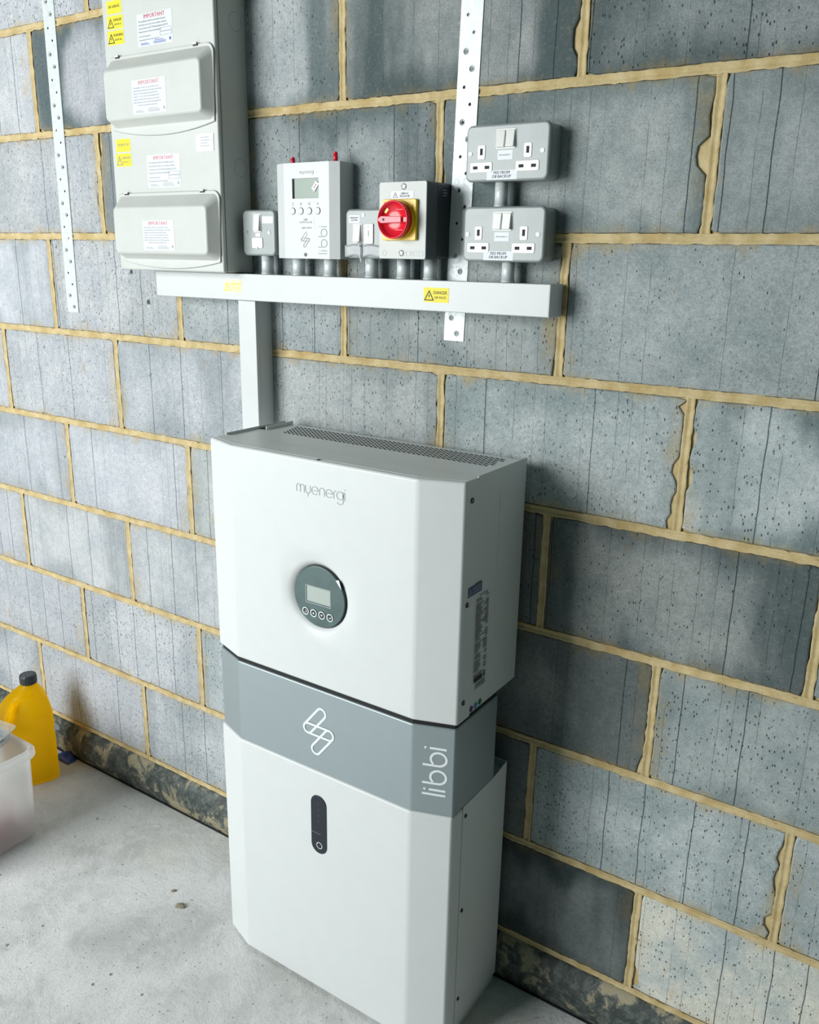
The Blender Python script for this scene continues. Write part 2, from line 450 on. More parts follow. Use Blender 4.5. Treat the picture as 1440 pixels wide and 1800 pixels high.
def plate(name, parent, u0, u1, v0, v1, frame, mat, t=0.0003, label=None):
    mm = M()
    a = [frame(u0, v0, 0), frame(u1, v0, 0), frame(u1, v1, 0), frame(u0, v1, 0)]
    b = [frame(u0, v0, t), frame(u1, v0, t), frame(u1, v1, t), frame(u0, v1, t)]
    mm.loft([a, b]); o = build(name, mm, mat, parent)
    if label: o['label'] = label
    return o
def warning_triangle(parent, u, v, h, frame, mat='ink_black', lift=0.0006):
    mm = M(); s = h * 0.58
    mm.ribbon([(u - s, v - h / 2), (u + s, v - h / 2), (u, v + h / 2)], h * 0.11, frame, True, lift)
    mm.add([frame(u + x * h, v + y * h, lift) for x, y in ((0.05, 0.22), (-0.11, -0.09), (-0.01, -0.07), (-0.07, -0.36), (0.12, 0.0), (0.02, -0.01))], [(0, 1, 2, 3, 4, 5)])
    return build('warning_triangle', mm, mat, parent, recalc=False)

# ------------------------------------------------------------------ the setting: floor, block wall, damp band
rng = random.Random(7)
mm = M().box(-3.2, 4.2, -4.6, 0.15, -0.205, -0.105)
fl = build('floor', mm, 'concrete_floor'); fl['kind'] = 'structure'; fl['label'] = 'pale trowelled concrete garage floor'

wall = build('wall_back', M().box(-2.3, 3.4, 0.0040, 0.11, -0.105, 2.20), 'mortar')
wall['kind'] = 'structure'; wall['label'] = 'grey concrete block wall pointed in ochre mortar'

ROWS = {0: [-0.678, -0.228, 0.229, 0.677, 1.127, 1.5785, 2.03], 1: [-0.447, 0.003, 0.4545, 0.905, 1.3533, 1.808, 2.26],
        2: [-0.68, -0.233, 0.2165, 0.667, 1.117, 1.5676, 2.02], 3: [-0.447, 0.003, 0.452, 0.900, 1.351, 1.800, 2.25],
        4: [-0.68, -0.232, 0.223, 0.675, 1.128, 1.575, 2.025], 5: [-0.45, 0.001, 0.4515, 0.906, 1.3545, 1.805, 2.255],
        6: [-0.687, -0.237, 0.213, 0.663, 1.1115, 1.569, 2.02], 7: [-0.448, 0.002, 0.453, 0.905, 1.3595, 1.81, 2.26],
        8: [-0.687, -0.237, 0.2145, 0.664, 1.114, 1.564, 2.014]}
for r in ROWS:
    L = ROWS[r]
    while L[0] > -2.25: L.insert(0, L[0] - 0.4505)
    while L[-1] < 3.35: L.append(L[-1] + 0.4505)
# broken arrises: (row, x of the joint, which block: -1 left / +1 right, z, half length, depth)
CHIPS = [(6, 1.569, -1, 1.462, 0.026, 0.020), (6, 1.569, -1, 1.515, 0.02, 0.004), (7, 1.3595, -1, 1.635, 0.032, 0.011),
         (4, 1.575, -1, 1.005, 0.022, 0.013), (4, 1.575, 1, 0.995, 0.022, 0.008), (4, 1.575, -1, 0.945, 0.022, 0.009),
         (4, 1.575, 1, 1.055, 0.02, 0.008), (4, 1.575, -1, 1.105, 0.012, 0.012), (4, 1.575, -1, 0.915, 0.012, 0.012),
         (1, 1.808, -1, 0.40, 0.02, 0.008), (1, 1.808, -1, 0.352, 0.03, 0.006), (1, 1.808, -1, 0.262, 0.018, 0.013),
         (0, 1.5785, 1, 0.03, 0.03, 0.012), (6, 0.213, -1, 1.43, 0.02, 0.006), (6, 0.213, 1, 1.545, 0.03, 0.008),
         (5, 1.3545, -1, 1.15, 0.02, 0.004), (6, 1.1115, 1, 1.44, 0.02, 0.006), (2, 1.5676, -1, 0.47, 0.02, 0.008), (0, 1.127, 1, 0.1, 0.03, 0.006)]
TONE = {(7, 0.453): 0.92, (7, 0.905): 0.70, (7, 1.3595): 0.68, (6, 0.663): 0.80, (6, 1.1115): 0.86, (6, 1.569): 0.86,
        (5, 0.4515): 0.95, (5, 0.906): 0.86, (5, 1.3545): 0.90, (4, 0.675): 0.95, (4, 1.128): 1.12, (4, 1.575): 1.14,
        (3, 1.351): 0.66, (3, 0.900): 0.5, (3, 1.80): 0.9, (2, 1.117): 0.60, (2, 1.5676): 0.98, (1, 0.905): 0.5, (1, 1.3533): 1.12, (1, 1.808): 1.05,  # lowest tones, beside the cabinets, paint extra depth into the cast shadow
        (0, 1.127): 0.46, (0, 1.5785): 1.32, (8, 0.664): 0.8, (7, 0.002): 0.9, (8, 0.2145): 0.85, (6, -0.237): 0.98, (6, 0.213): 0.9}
STAIN = {(7, 0.453): 0.8, (7, 0.905): 0.9, (7, 1.3595): 0.8, (7, 0.002): 0.9, (6, 0.663): 0.75, (6, 1.1115): 0.6, (6, 1.569): 0.35, (3, 1.351): 0.8, (4, 1.575): 0.8, (4, 1.128): 0.35, (0, 1.127): 0.9,
         (2, 1.117): 0.5, (2, 1.5676): 0.45, (6, 0.213): 0.6, (1, 1.3533): 0.25, (0, 1.5785): 0.1}
HJ = 0.0066
def block_outline(x0, x1, z0, z1, chips, sd):
    pts = []
    r = 0.004 + 0.004 * rng.random()
    def wob(t, k): return 0.0011 * noise.noise(Vector((t * 38, k * 7.3, sd * 3.1))) + 0.0008 * noise.noise(Vector((t * 120, k * 5.1, sd)))
    def corner(cx, cz, a0):
        rr = r * (0.5 + rng.random())
        return [(cx, cz, rr, a0)]
    nx, nz = 26, 16
    def chipd(side, z):
        d = 0.0
        for s_, cz, hl, dp in chips:
            if s_ == side:
                q = abs(z - cz) / hl
                if q < 1.6:
                    e = math.exp(-(q * 1.5) ** 4 * 0.6) * dp * (0.9 + 0.35 * noise.noise(Vector((z * 160, cz * 50, 1))))
                    d = max(d, e)
        return d
    for i in range(nx):
        t = i / nx; x = x0 + (x1 - x0) * t
        c = r * max(0, 1 - min(t, 1 - t) * (x1 - x0) / r) ** 2
        pts.append((x, z0 + 0.0006 + wob(x, 1) + c * 0.8))
    for i in range(nz):
        t = i / nz; z = z0 + (z1 - z0) * t
        c = r * max(0, 1 - min(t, 1 - t) * (z1 - z0) / r) ** 2
        pts.append((x1 - 0.0006 + wob(z, 2) - chipd(-1, z) - c * 0.8, z))
    for i in range(nx):
        t = i / nx; x = x1 + (x0 - x1) * t
        c = r * max(0, 1 - min(t, 1 - t) * (x1 - x0) / r) ** 2
        pts.append((x, z1 - 0.0006 + wob(x, 3) - c * 0.8))
    for i in range(nz):
        t = i / nz; z = z1 + (z0 - z1) * t
        c = r * max(0, 1 - min(t, 1 - t) * (z1 - z0) / r) ** 2
        pts.append((x0 + 0.0006 + wob(z, 4) + chipd(1, z) + c * 0.8, z))
    return pts
for row in sorted(ROWS):
    L = ROWS[row]
    z0, z1 = 0.225 * row + HJ, 0.225 * (row + 1) - HJ
    for k in range(len(L) - 1):
        a, b = L[k], L[k + 1]
        x0, x1 = a + HJ, b - HJ
        ch = [(1, cz, hl, dp) for (rw, jx, sd, cz, hl, dp) in CHIPS if rw == row and abs(jx - a) < 1e-6 and sd == 1]
        ch += [(-1, cz, hl, dp) for (rw, jx, sd, cz, hl, dp) in CHIPS if rw == row and abs(jx - b) < 1e-6 and sd == -1]
        pl = block_outline(x0, x1, z0, z1, ch, row * 17 + k)
        cx, cz = (x0 + x1) / 2, (z0 + z1) / 2
        dy = (rng.random() - 0.5) * 0.0012
        def ring(ins, y):
            o = []
            for x, z in pl:
                o.append((x + (cx - x) / abs(x1 - x0) * 2 * ins, y, z + (cz - z) / abs(z1 - z0) * 2 * ins))
            return o
        mm = M().loft([ring(0.0, 0.03), ring(0.0, 0.0030 + dy), ring(0.0012, 0.0008 + dy), ring(0.0034, 0.0 + dy)], cap0=True, cap1=True)
        o = build('block', mm, 'concrete_block', wall, origin=(cx, 0, cz))
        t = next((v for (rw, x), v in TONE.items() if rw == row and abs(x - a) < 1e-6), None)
        s_ = next((v for (rw, x), v in STAIN.items() if rw == row and abs(x - a) < 1e-6), None)
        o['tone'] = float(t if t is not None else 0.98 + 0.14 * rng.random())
        o['stain'] = float(s_ if s_ is not None else (0.12 + 0.25 * rng.random()))
        o['green'] = min(1.0, max(0.0, (cx - 0.25) / 0.75)) * (0.75 + 0.25 * rng.random())
        o['warm'] = 0.9 if (row, round(a, 4)) in ((0, 1.5785),) else 0.25 * rng.random()

# tooled mortar joints: hollow strips that smear a little over the arrises
def joint(mm, pts_of, length, sd):
    n = max(3, int(length / 0.0075)); prev = None; vs_, fs_ = [], []
    prof_ = ((-1.0, 0.0022), (-0.72, 0.0012), (-0.35, 0.0030), (0.0, 0.0036), (0.35, 0.0030), (0.72, 0.0012), (1.0, 0.0022))
    for i in range(n + 1):
        t = i / n
        wl = 0.0072 + 0.0016 * noise.noise(Vector((t * length * 70, sd, 0.3))) + 0.0012 * noise.noise(Vector((t * length * 210, sd, 1.3)))
        wr = 0.0072 + 0.0016 * noise.noise(Vector((t * length * 70, sd, 5.3))) + 0.0012 * noise.noise(Vector((t * length * 210, sd, 7.3)))
        for q, y in prof_:
            yy = y - 0.0022 + 0.0009 * noise.noise(Vector((t * length * 60, q * 2, sd)))
            vs_.append(pts_of(t, q * (wl if q < 0 else wr), yy))
    m_ = len(prof_)
    for i in range(n):
        for k in range(m_ - 1):
            fs_.append((i * m_ + k, i * m_ + k + 1, (i + 1) * m_ + k + 1, (i + 1) * m_ + k))
    mm.add(vs_, fs_, True)
for row in range(0, 10):
    mm = M(); zc = 0.225 * row
    joint(mm, lambda t, q, y: (-2.25 + 5.6 * t, y, zc + q + 0.0016 * noise.noise(Vector((t * 14, row, 9)))), 5.6, row * 3.7)
    build('bed_joint', mm, 'mortar', wall, origin=(0.55, 0, zc))
for row in sorted(ROWS):
    for x in ROWS[row]:
        if x < -0.8 or x > 2.6: continue
        mm = M(); za = 0.225 * row + 0.004
        joint(mm, lambda t, q, y: (x + q + 0.0012 * noise.noise(Vector((t * 5, row, x * 9))), y, za + 0.217 * t), 0.217, row * 5.1 + x * 11)
        build('cross_joint', mm, 'mortar', wall, origin=(x, 0, za))

# rounded, soiled damp-proof band between the lowest bed joint and the floor
prof = [(0.004, -0.003), (-0.004, -0.006), (-0.012, -0.016), (-0.019, -0.032), (-0.0235, -0.050), (-0.0245, -0.068), (-0.0215, -0.086), (-0.0165, -0.098), (-0.016, -0.105), (0.004, -0.105)]
rings = []
nx = 120
for i in range(nx + 1):
    x = -2.3 + 5.7 * i / nx
    rings.append([(x, y * (1 + 0.10 * noise.noise(Vector((x * 5, z * 9, 2)))) if 0 < k < 9 else y, z) for k, (y, z) in enumerate(prof)])
bb = build('baseboard_back', M().loft(rings, smooth=True), 'damp_proof_band'); bb['kind'] = 'structure'
bb['label'] = 'bulging black damp-proof band smeared with mortar at the foot of the wall'
mm = M().box(-2.3, 3.4, -0.0195, -0.010, -0.105, -0.1015)
st = build('trim_1', mm, 'black_gap', bb)
st['label'] = 'thin black sealing strip along the floor'

# ------------------------------------------------------------------ inverter
def chamfered(x0, x1, xi0, xi1, yb, ys, yf):
    return [(x0, yb), (x1, yb), (x1, ys), (xi1, yf), (xi0, yf), (x0, ys)]
def face_with_hole(mm, x0, x1, z0, z1, cx, cz, r, y, n=64):
    ang = sorted([2 * math.pi * i / n for i in range(n)] + [math.atan2(z - cz, x - cx) % (2 * math.pi) for x in (x0, x1) for z in (z0, z1)])
    A, Bq = [], []
    for t in ang:
        c, s_ = math.cos(t), math.sin(t)
        k = min(((x1 - cx) / c if c > 1e-9 else (x0 - cx) / c if c < -1e-9 else 1e9), ((z1 - cz) / s_ if s_ > 1e-9 else (z0 - cz) / s_ if s_ < -1e-9 else 1e9))
        A.append((cx + r * c, y, cz + r * s_)); Bq.append((cx + k * c, y, cz + k * s_))
    N_ = len(ang)
    mm.add(A + Bq, [(i, (i + 1) % N_, N_ + (i + 1) % N_, N_ + i) for i in range(N_)])
    return A
def weld(o, d=1e-5):
    b = bmesh.new(); b.from_mesh(o.data); bmesh.ops.remove_doubles(b, verts=b.verts, dist=d)
    bmesh.ops.recalc_face_normals(b, faces=b.faces); b.to_mesh(o.data); b.free()

X0, X1, XI0, XI1 = 0.772, 1.320, 0.845, 1.2475
inv = thing('inverter', 'white wall-hung inverter cabinet with round display, above the grey band', 'inverter', (1.046, -0.025, 0.578))
body = build('body', M().box(X0 + 0.002, X1 - 0.0015, -0.025, -0.1905, 0.583, 0.9895), 'white_coat', inv, bevel=0.0025)
# side flanges a little prouder than the top
build('side_flange', M().box(X1 - 0.0035, X1 - 0.0012, -0.0245, -0.1905, 0.583, 0.9945), 'white_coat', inv, bevel=0.0008)
build('side_flange', M().box(X0 + 0.0012, X0 + 0.0035, -0.0245, -0.1905, 0.583, 0.9945), 'white_coat', inv, bevel=0.0008)
mm = M()
z0, z1 = 0.578, 0.992
CX, CZ, RO, RI, YF = 1.0460, 0.7480, 0.0700, 0.0578, -0.255
q_ = RO + 0.02
A = face_with_hole(mm, CX - q_, CX + q_, CZ - q_, CZ + q_, CX, CZ, RO, YF)
oc = [(XI0, YF, z0), (XI1, YF, z0), (XI1, YF, z1), (XI0, YF, z1)]
ic_ = [(CX - q_, YF, CZ - q_), (CX + q_, YF, CZ - q_), (CX + q_, YF, CZ + q_), (CX - q_, YF, CZ + q_)]
mm.add(oc + ic_, [(k, (k + 1) % 4, 4 + (k + 1) % 4, 4 + k) for k in range(4)])
n = len(A)
inner = [(CX + (x - CX) * RI / RO, YF + 0.0100, CZ + (z - CZ) * RI / RO) for x, y, z in A]
deep = [(x, YF + 0.0150, z) for x, y, z in inner]
mm.loft([A, inner, deep], cap0=False, cap1=True, smooth=True)
def wallq(a, b): mm.add([(a[0], a[1], z0), (b[0], b[1], z0), (b[0], b[1], z1), (a[0], a[1], z1)], [(0, 1, 2, 3)])
wallq((XI1, YF), (X1, -0.230)); wallq((X1, -0.230), (X1, -0.192)); wallq((X0, -0.230), (XI0, YF)); wallq((X0, -0.192), (X0, -0.230))
tp = [(X0, -0.192), (X1, -0.192), (X1, -0.230), (XI1, YF), (XI0, YF), (X0, -0.230)]
for z in (z0, z1): mm.add([(x, y, z) for x, y in tp], [list(range(6))])
cover = build('front_cover', mm, 'white_coat', inv)
b = bmesh.new(); b.from_mesh(cover.data); bmesh.ops.remove_doubles(b, verts=b.verts, dist=2e-5)
bmesh.ops.recalc_face_normals(b, faces=b.faces)
b.normal_update()
ed = [e for e in b.edges if len(e.link_faces) == 2 and e.calc_face_angle(0) > 0.25 and
      all(abs(v.co.z + 0.578 - z0) < 1e-4 or abs(v.co.z + 0.578 - z1) < 1e-4 or abs(math.hypot(v.co.x + 1.046 - CX, v.co.z + 0.578 - CZ)) > RO + 0.01 for v in e.verts)]
bmesh.ops.bevel(b, geom=ed, offset=0.005, segments=4, profile=0.5, affect='EDGES', clamp_overlap=True)
bmesh.ops.recalc_face_normals(b, faces=b.faces)
for f in b.faces: f.smooth = True
b.to_mesh(cover.data); b.free()
wn = cover.modifiers.new('normals', 'WEIGHTED_NORMAL'); wn.weight = 100; wn.keep_sharp = True
# the thin seam line along the top of the cover
build('top_seam', M().prism_z([(X0 + 0.004, -0.2195), (XI0 + 0.002, -0.2435), (XI1 - 0.002, -0.2435), (X1 - 0.004, -0.2195), (X1 - 0.004, -0.2180), (XI1 - 0.002, -0.2418), (XI0 + 0.002, -0.2418), (X0 + 0.004, -0.2180)], 0.9914, 0.9924), 'white_coat', inv)
fr = wallframe(YF)
# display
disp = build('display_panel', M().prism_y(circle(CX, CZ, 0.0562, 64), YF + 0.0150, YF + 0.0040), 'display_teal', inv, bevel=0.0012)
disp['label'] = 'round dark teal display panel'
build('display_edge', M().prism_y(circle(CX, CZ, 0.0570, 64), YF + 0.0150, YF + 0.0062), 'black_plastic', disp)
df = wallframe(YF + 0.0040)
lx0, lx1, lz0, lz1 = 1.0168, 1.0720, 0.7335, 0.7655
mm = M().ribbon([(lx0, lz0), (lx1, lz0), (lx1, lz1), (lx0, lz1)], 0.0012, df, True, 0.0005)
build('screen_frame', mm, 'ink_pale', disp, recalc=False)
build('screen', M().prism_y(rrect(lx0 + 0.003, lx1 - 0.001, lz0 + 0.003, lz1 - 0.001, 0.001), YF + 0.0042, YF + 0.0034), 'lcd_pale', disp)
for i in range(4):
    bx, bz = 1.0160 + 0.0183 * i, 0.7157
    bt = build('button', M().prism_y(circle(bx, bz, 0.0056, 20), YF + 0.0042, YF + 0.0028), 'black_plastic', disp, bevel=0.0006)
    build('button_ring', M().ribbon(circle(bx, bz, 0.0064, 24), 0.0016, df, True, 0.0014), 'ink_white', bt, recalc=False)
    ic = M()
    if i == 1: ic.add([df(bx - 0.0024, bz - 0.0016, 0.0016), df(bx + 0.0024, bz - 0.0016, 0.0016), df(bx, bz + 0.0024, 0.0016)], [(0, 1, 2)])
    elif i == 2: ic.add([df(bx - 0.0024, bz + 0.0016, 0.0016), df(bx + 0.0024, bz + 0.0016, 0.0016), df(bx, bz - 0.0024, 0.0016)], [(0, 1, 2)])
    elif i == 0: ic.ribbon([(bx + 0.0026 * math.cos(t), bz + 0.0026 * math.sin(t)) for t in [math.radians(-150 + 240 * q / 12) for q in range(13)]], 0.0009, df, False, 0.0016)
    else: ic.ribbon([(bx + 0.0026, bz + 0.0022), (bx + 0.0026, bz - 0.0006), (bx - 0.0024, bz - 0.0006)], 0.0010, df, False, 0.0016).add([df(bx - 0.0028, bz - 0.0006, 0.0016), df(bx - 0.0004, bz - 0.0024, 0.0016), df(bx - 0.0004, bz + 0.0012, 0.0016)], [(0, 1, 2)])
    build('button_icon', ic, 'ink_white', bt, recalc=False)
# peeling corner of protective film
mm = M().add([(CX + 0.0385, YF + 0.0030, CZ + 0.040), (CX + 0.050, YF - 0.003, CZ + 0.045), (CX + 0.057, YF - 0.005, CZ + 0.030), (CX + 0.0475, YF + 0.0030, CZ + 0.029)], [(0, 1, 2, 3)])
pf = build('film_tab', mm, 'sticker_clear', inv, recalc=False)
pf.modifiers.new('thick', 'SOLIDIFY').thickness = 0.0004

def arc(cx, cy, r, a0, a1, n=14, ry=None):
    ry = r if ry is None else ry
    return [(cx + r * math.cos(math.radians(a0 + (a1 - a0) * i / n)), cy + ry * math.sin(math.radians(a0 + (a1 - a0) * i / n))) for i in range(n + 1)]
def wordmark(parent, x0, zb, hgt, frame, mat, wd, lift=0.0005):
    # thin round letters m y e n e r g i, one stroke each; hgt = x-height, zb = baseline
    h = hgt; r = h * 0.5; mm = M(); u = x0; gap = h * 0.22
    def st(p, closed=False): mm.ribbon([(u + a, zb + bb_) for a, bb_ in p], wd, frame, closed, lift)
    ra = h * 0.30
    st([(0, 0)] + [(0, h - ra)] + arc(ra, h - ra, ra, 180, 0, 10) + [(2 * ra, 0)])
    st([(2 * ra, h - ra)] + arc(3 * ra, h - ra, ra, 180, 0, 10) + [(4 * ra, 0)]); u += 4 * ra + gap
    st([(0, h), (0, h * 0.42)] + arc(h * 0.38, h * 0.40, h * 0.38, 180, 360, 12) + [(h * 0.76, h)])
    st([(h * 0.38, 0.02 * h), (h * 0.38, -h * 0.42)]); u += h * 0.76 + gap
    def e():
        st([(h * 0.02, r), (2 * r - 0.02 * h, r)] + arc(r, r, r, 0, 320, 22))
    e(); u += 2 * r + gap
    st([(0, 0), (0, h * 0.62)] + arc(h * 0.38, h * 0.62, h * 0.38, 180, 0, 12) + [(h * 0.76, 0)]); u += h * 0.76 + gap
    e(); u += 2 * r + gap
    st([(0, 0), (0, h * 0.65)] + arc(h * 0.34, h * 0.65, h * 0.34, 180, 90, 7)); u += h * 0.22 + gap
    st(arc(r, r, r, 0, 360, 24)); st([(2 * r, h), (2 * r, -0.1 * h)] + arc(r, -0.1 * h, r, 0, -150, 12)); u += 2 * r + gap
    st([(0, 0), (0, h)]); mm.disc(u, zb + h * 1.32, wd * 0.75, frame, lift, 10)
    o = build('lettering', mm, mat, parent, recalc=False); o['label'] = 'thin rounded maker lettering'
    return u
wordmark(inv, 1.0035, 0.9330, 0.0138, fr, 'ink_pale', 0.0013)

# vents in the top
mm = M(); tf = lambda u, v, wv=0.0: (u, v, 0.9895 + wv)
ca, sa = math.cos(math.radians(-32)), math.sin(math.radians(-32))
for j in range(6):
    for i in range(46):
        cx_ = 0.824 + i * 0.0102 + j * 0.0035; cy_ = -0.045 - j * 0.0112
        if cx_ > 1.289: continue
        l, q = 0.0062, 0.0017
        mm.add([tf(cx_ + a * ca - c * sa, cy_ + a * sa + c * ca, 0.0004) for a, c in ((-l, -q), (l, -q), (l, q), (-l, q))], [(0, 1, 2, 3)])
vg = build('vent_slots', mm, 'black_gap', inv, recalc=False); vg['kind'] = 'stuff'; vg['label'] = 'slanted ventilation slots'
build('cable_entry', M().box(0.775, 0.793, -0.026, -0.104, 0.9895, 0.9905), 'black_gap', inv)
build('cable_entry_rim', M().box(0.7935, 0.7965, -0.026, -0.104, 0.9895, 0.9965), 'white_coat', inv, bevel=0.001)
build('screw', M().cyl((1.047, -0.249, 0.992), (1.047, -0.249, 0.9932), 0.0035, 0.003, 14), 'screw_dark', inv)
# right-hand side details
sf = sideframe(X1)
for z in (0.9605, 0.7885, 0.6155):
    s_ = build('screw', M().cyl((X1 - 0.001, -0.2115 if z > 0.9 else -0.2146, z), (X1 + 0.0016, -0.2115 if z > 0.9 else -0.2146, z), 0.0050, 0.0042, 18), 'screw_dark', inv)
    build('screw_slot', M().box(X1 + 0.0016, X1 + 0.0019, -0.2150, -0.2112, z - 0.0006, z + 0.0018), 'screw_steel', s_)
build('side_rib', M().box(X1 - 0.0016, X1 - 0.0002, -0.1168, -0.1152, 0.613, 0.955), 'white_coat', inv, bevel=0.0005)
bsf = sideframe(X1 - 0.0012)
bl = plate('warning_label', inv, -0.213, -0.168, 0.7995, 0.8165, sideframe(X1), 'label_blue', label='small blue warning label across the seam')
for q in range(3): M_ = M().quad(-0.198, -0.172, 0.8030 + 0.004 * q, 0.8045 + 0.004 * q, sideframe(X1), 0.0006); build('print_line', M_, 'ink_pale', bl, recalc=False)
warning_triangle(bl, -0.2065, 0.808, 0.010, sideframe(X1), 'ink_pale')
mm = M(); r2 = random.Random(3)
z = 0.786
while z > 0.655:
    a = 0.014 + 0.012 * r2.random(); mm.quad(-0.1835, -0.1835 + a, z, z + 0.0013, bsf, 0.0016)
    if r2.random() > 0.18:
        a = 0.006 + 0.012 * r2.random(); mm.quad(-0.1415 - a, -0.1415, z, z + 0.0013, bsf, 0.0016)
    z -= 0.0031 if r2.random() > 0.1 else 0.0055
mm.quad(-0.181, -0.1535, 0.6365, 0.6455, bsf, 0.0016)
for q in range(9): mm.quad(-0.1835 + q * 0.0035, -0.1812 + q * 0.0035, 0.6485, 0.6515, bsf, 0.0016)
for q in range(4): mm.quad(-0.176, -0.142, 0.632 - q * 0.0028, 0.6332 - q * 0.0028, bsf, 0.0016)
for q in range(3): mm.quad(-0.1495, -0.1425, 0.637 + q * 0.004, 0.6395 + q * 0.004, bsf, 0.0016)
rp = build('rating_plate_print', mm, 'ink_black', inv, recalc=False); rp['label'] = 'printed rating plate with rows of fine text and a bar code'
text(inv, 'myenergi', 0.007, -0.160, 0.7925, bsf, 'ink_black', lift=0.0016)
for y, z, c in ((-0.1846, 0.5905, 'dot_purple'), (-0.1700, 0.5905, 'dot_blue'), (-0.1553, 0.5915, 'dot_green')):
    build('sticker_dot', M().cyl((X1 - 0.0013, y, z), (X1 - 0.0004, y, z), 0.0056, n=20), c, inv)

# ------------------------------------------------------------------ grey band between the cabinets
band = thing('connection_cover', 'grey chamfered band cover between the white inverter and battery', 'cover', (1.046, -0.082, 0.402))
PB = chamfered(0.7735, 1.3165, 0.8455, 1.2465, -0.082, -0.2285, -0.2535)
build('shell', M().prism_z(PB, 0.402, 0.5700), 'grey_coat', band, bevel=0.003, seg=3, angle=12)
build('shadow_gap', M().prism_z(chamfered(0.777, 1.313, 0.8465, 1.2455, -0.086, -0.2255, -0.2500), 0.569, 0.5779), 'black_gap', band)
bf = wallframe(-0.2535)
# linked-pill emblem: two slanted pills and a crossing one
def emblem(parent, cx, cz, k, wd, frame, mat, lift=0.0005):
    mm = M(); r = 0.0098
    Lc, Rc, Tc, Bc = (-0.0246, 0), (0.0246, 0), (0.0064, 0.0378), (-0.0065, -0.0385)
    for q, (p0, p1) in enumerate(((Lc, Tc), (Rc, Bc), (Lc, Rc))):
        p0, p1 = Vector(p0), Vector(p1); d = (p1 - p0).normalized(); a = math.degrees(math.atan2(d.y, d.x)); n = 12
        pts = [(p1.x + r * math.cos(math.radians(a - 90 + 180 * i / n)), p1.y + r * math.sin(math.radians(a - 90 + 180 * i / n))) for i in range(n + 1)]
        pts += [(p0.x + r * math.cos(math.radians(a + 90 + 180 * i / n)), p0.y + r * math.sin(math.radians(a + 90 + 180 * i / n))) for i in range(n + 1)]
        mm.ribbon([(cx + x * k, cz + y * k) for x, y in pts], wd, frame, True, lift + 0.00025 * q)
    o = build('emblem', mm, mat, parent, recalc=False); o['label'] = 'outline emblem of three linked pill shapes'
    return o
emblem(band, 1.0436, 0.4857, 1.0, 0.0042, bf, 'ink_white')
# upright word on the right-hand chamfer, reading upwards
e0, e1 = Vector((1.2465, -0.2535)), Vector((1.3165, -0.2285))
ed_ = (e1 - e0).normalized(); en = Vector((ed_.y, -ed_.x))
def chf(u, v, wv=0.0):
    p = e0 + ed_ * u + en * wv
    return (p.x, p.y, v)
mm = M()
def upword(mm, ub, ut, zs, frame, wd, lift, sc):
    # letters l i b b i; baseline at u = ub (right), tops at u = ut (left), z grows along the word
    asc = ub - ut; xh = asc * 0.66; z = zs
    F = lambda a, c: (ub - c, z + a)
    def st(p): mm.ribbon([F(a, c) for a, c in p], wd, frame, False, lift)
    st([(0, 0), (0, asc)]); z += 0.0090 * sc
    st([(0, 0), (0, xh + wd * 0.5)]); mm.disc(ub - asc * 0.90, z, wd * 0.55, frame, lift, 12); z += 0.0125 * sc
    for k in range(2):
        r = xh * 0.5; q = 0.0124 * sc
        st([(0, asc), (0, r)] + arc(q, r, q, 180, 500, 28, ry=r))
        z += (0.0345 if k == 0 else 0.0325) * sc
    st([(0, 0), (0, xh + wd * 0.5)]); mm.disc(ub - asc * 0.90, z, wd * 0.55, frame, lift, 12)
upword(mm, 0.0605, 0.0195, 0.4420, chf, 0.0042, 0.0005, 1.0)
o = build('lettering', mm, 'ink_white', band, recalc=False); o['label'] = 'white upright product word on the corner'

# ------------------------------------------------------------------ battery
bat = thing('battery_cabinet', 'white floor-standing battery cabinet with dark oval indicator, under the grey band', 'battery', (1.043, -0.03, -0.105))
BX0, BX1 = 0.7690, 1.3172
cov = build('front_cover', M().prism_z(chamfered(BX0, BX1, 0.8415, 1.2455, -0.1930, -0.2300, -0.2550), -0.0985, 0.4012), 'white_coat', bat, bevel=0.005, seg=4, angle=12)
build('body', M().box(BX0 + 0.002, BX1 - 0.0015, -0.033, -0.1915, -0.080, 0.3950), 'white_coat', bat, bevel=0.002)
for xa, xb in ((BX0 + 0.001, BX0 + 0.003), (BX1 - 0.0035, BX1 - 0.0010)):
    build('side_panel', M().prism_x([(-0.030, -0.082), (-0.030, 0.4095), (-0.0815, 0.4015), (-0.1915, 0.4010), (-0.1915, -0.082)], xa, xb), 'white_coat', bat, bevel=0.0008)
build('rear_panel', M().box(BX0 + 0.003, BX1 - 0.0035, -0.030, -0.033, -0.082, 0.4095), 'white_coat', bat)
build('terminal_box', M().box(0.90, BX1 - 0.022, -0.040, -0.080, 0.395, 0.4085), 'grey_coat', bat, bevel=0.001)
build('base', M().box(BX0 + 0.006, BX1 - 0.0045, -0.030, -0.222, -0.105, -0.0795), 'white_coat', bat, bevel=0.002)
bfr = wallframe(-0.255)
def stadium(cx, z0, z1, r, n=14):
    return [(cx + r * math.cos(math.radians(180 * i / n)), z1 - r + r * math.sin(math.radians(180 * i / n))) for i in range(n + 1)] + \
           [(cx + r * math.cos(math.radians(180 + 180 * i / n)), z0 + r + r * math.sin(math.radians(180 + 180 * i / n))) for i in range(n + 1)]
ip = build('indicator_panel', M().prism_y(stadium(1.0428, 0.2250, 0.3515, 0.0188), -0.252, -0.2562), 'panel_black', bat, bevel=0.0008)
ip['label'] = 'dark oval indicator strip with round button'
ipf = wallframe(-0.2562)
build('button_ring', M().ribbon(circle(1.0440, 0.2432, 0.0064, 28), 0.0012, ipf, True, 0.0004), 'ink_white', ip, recalc=False)
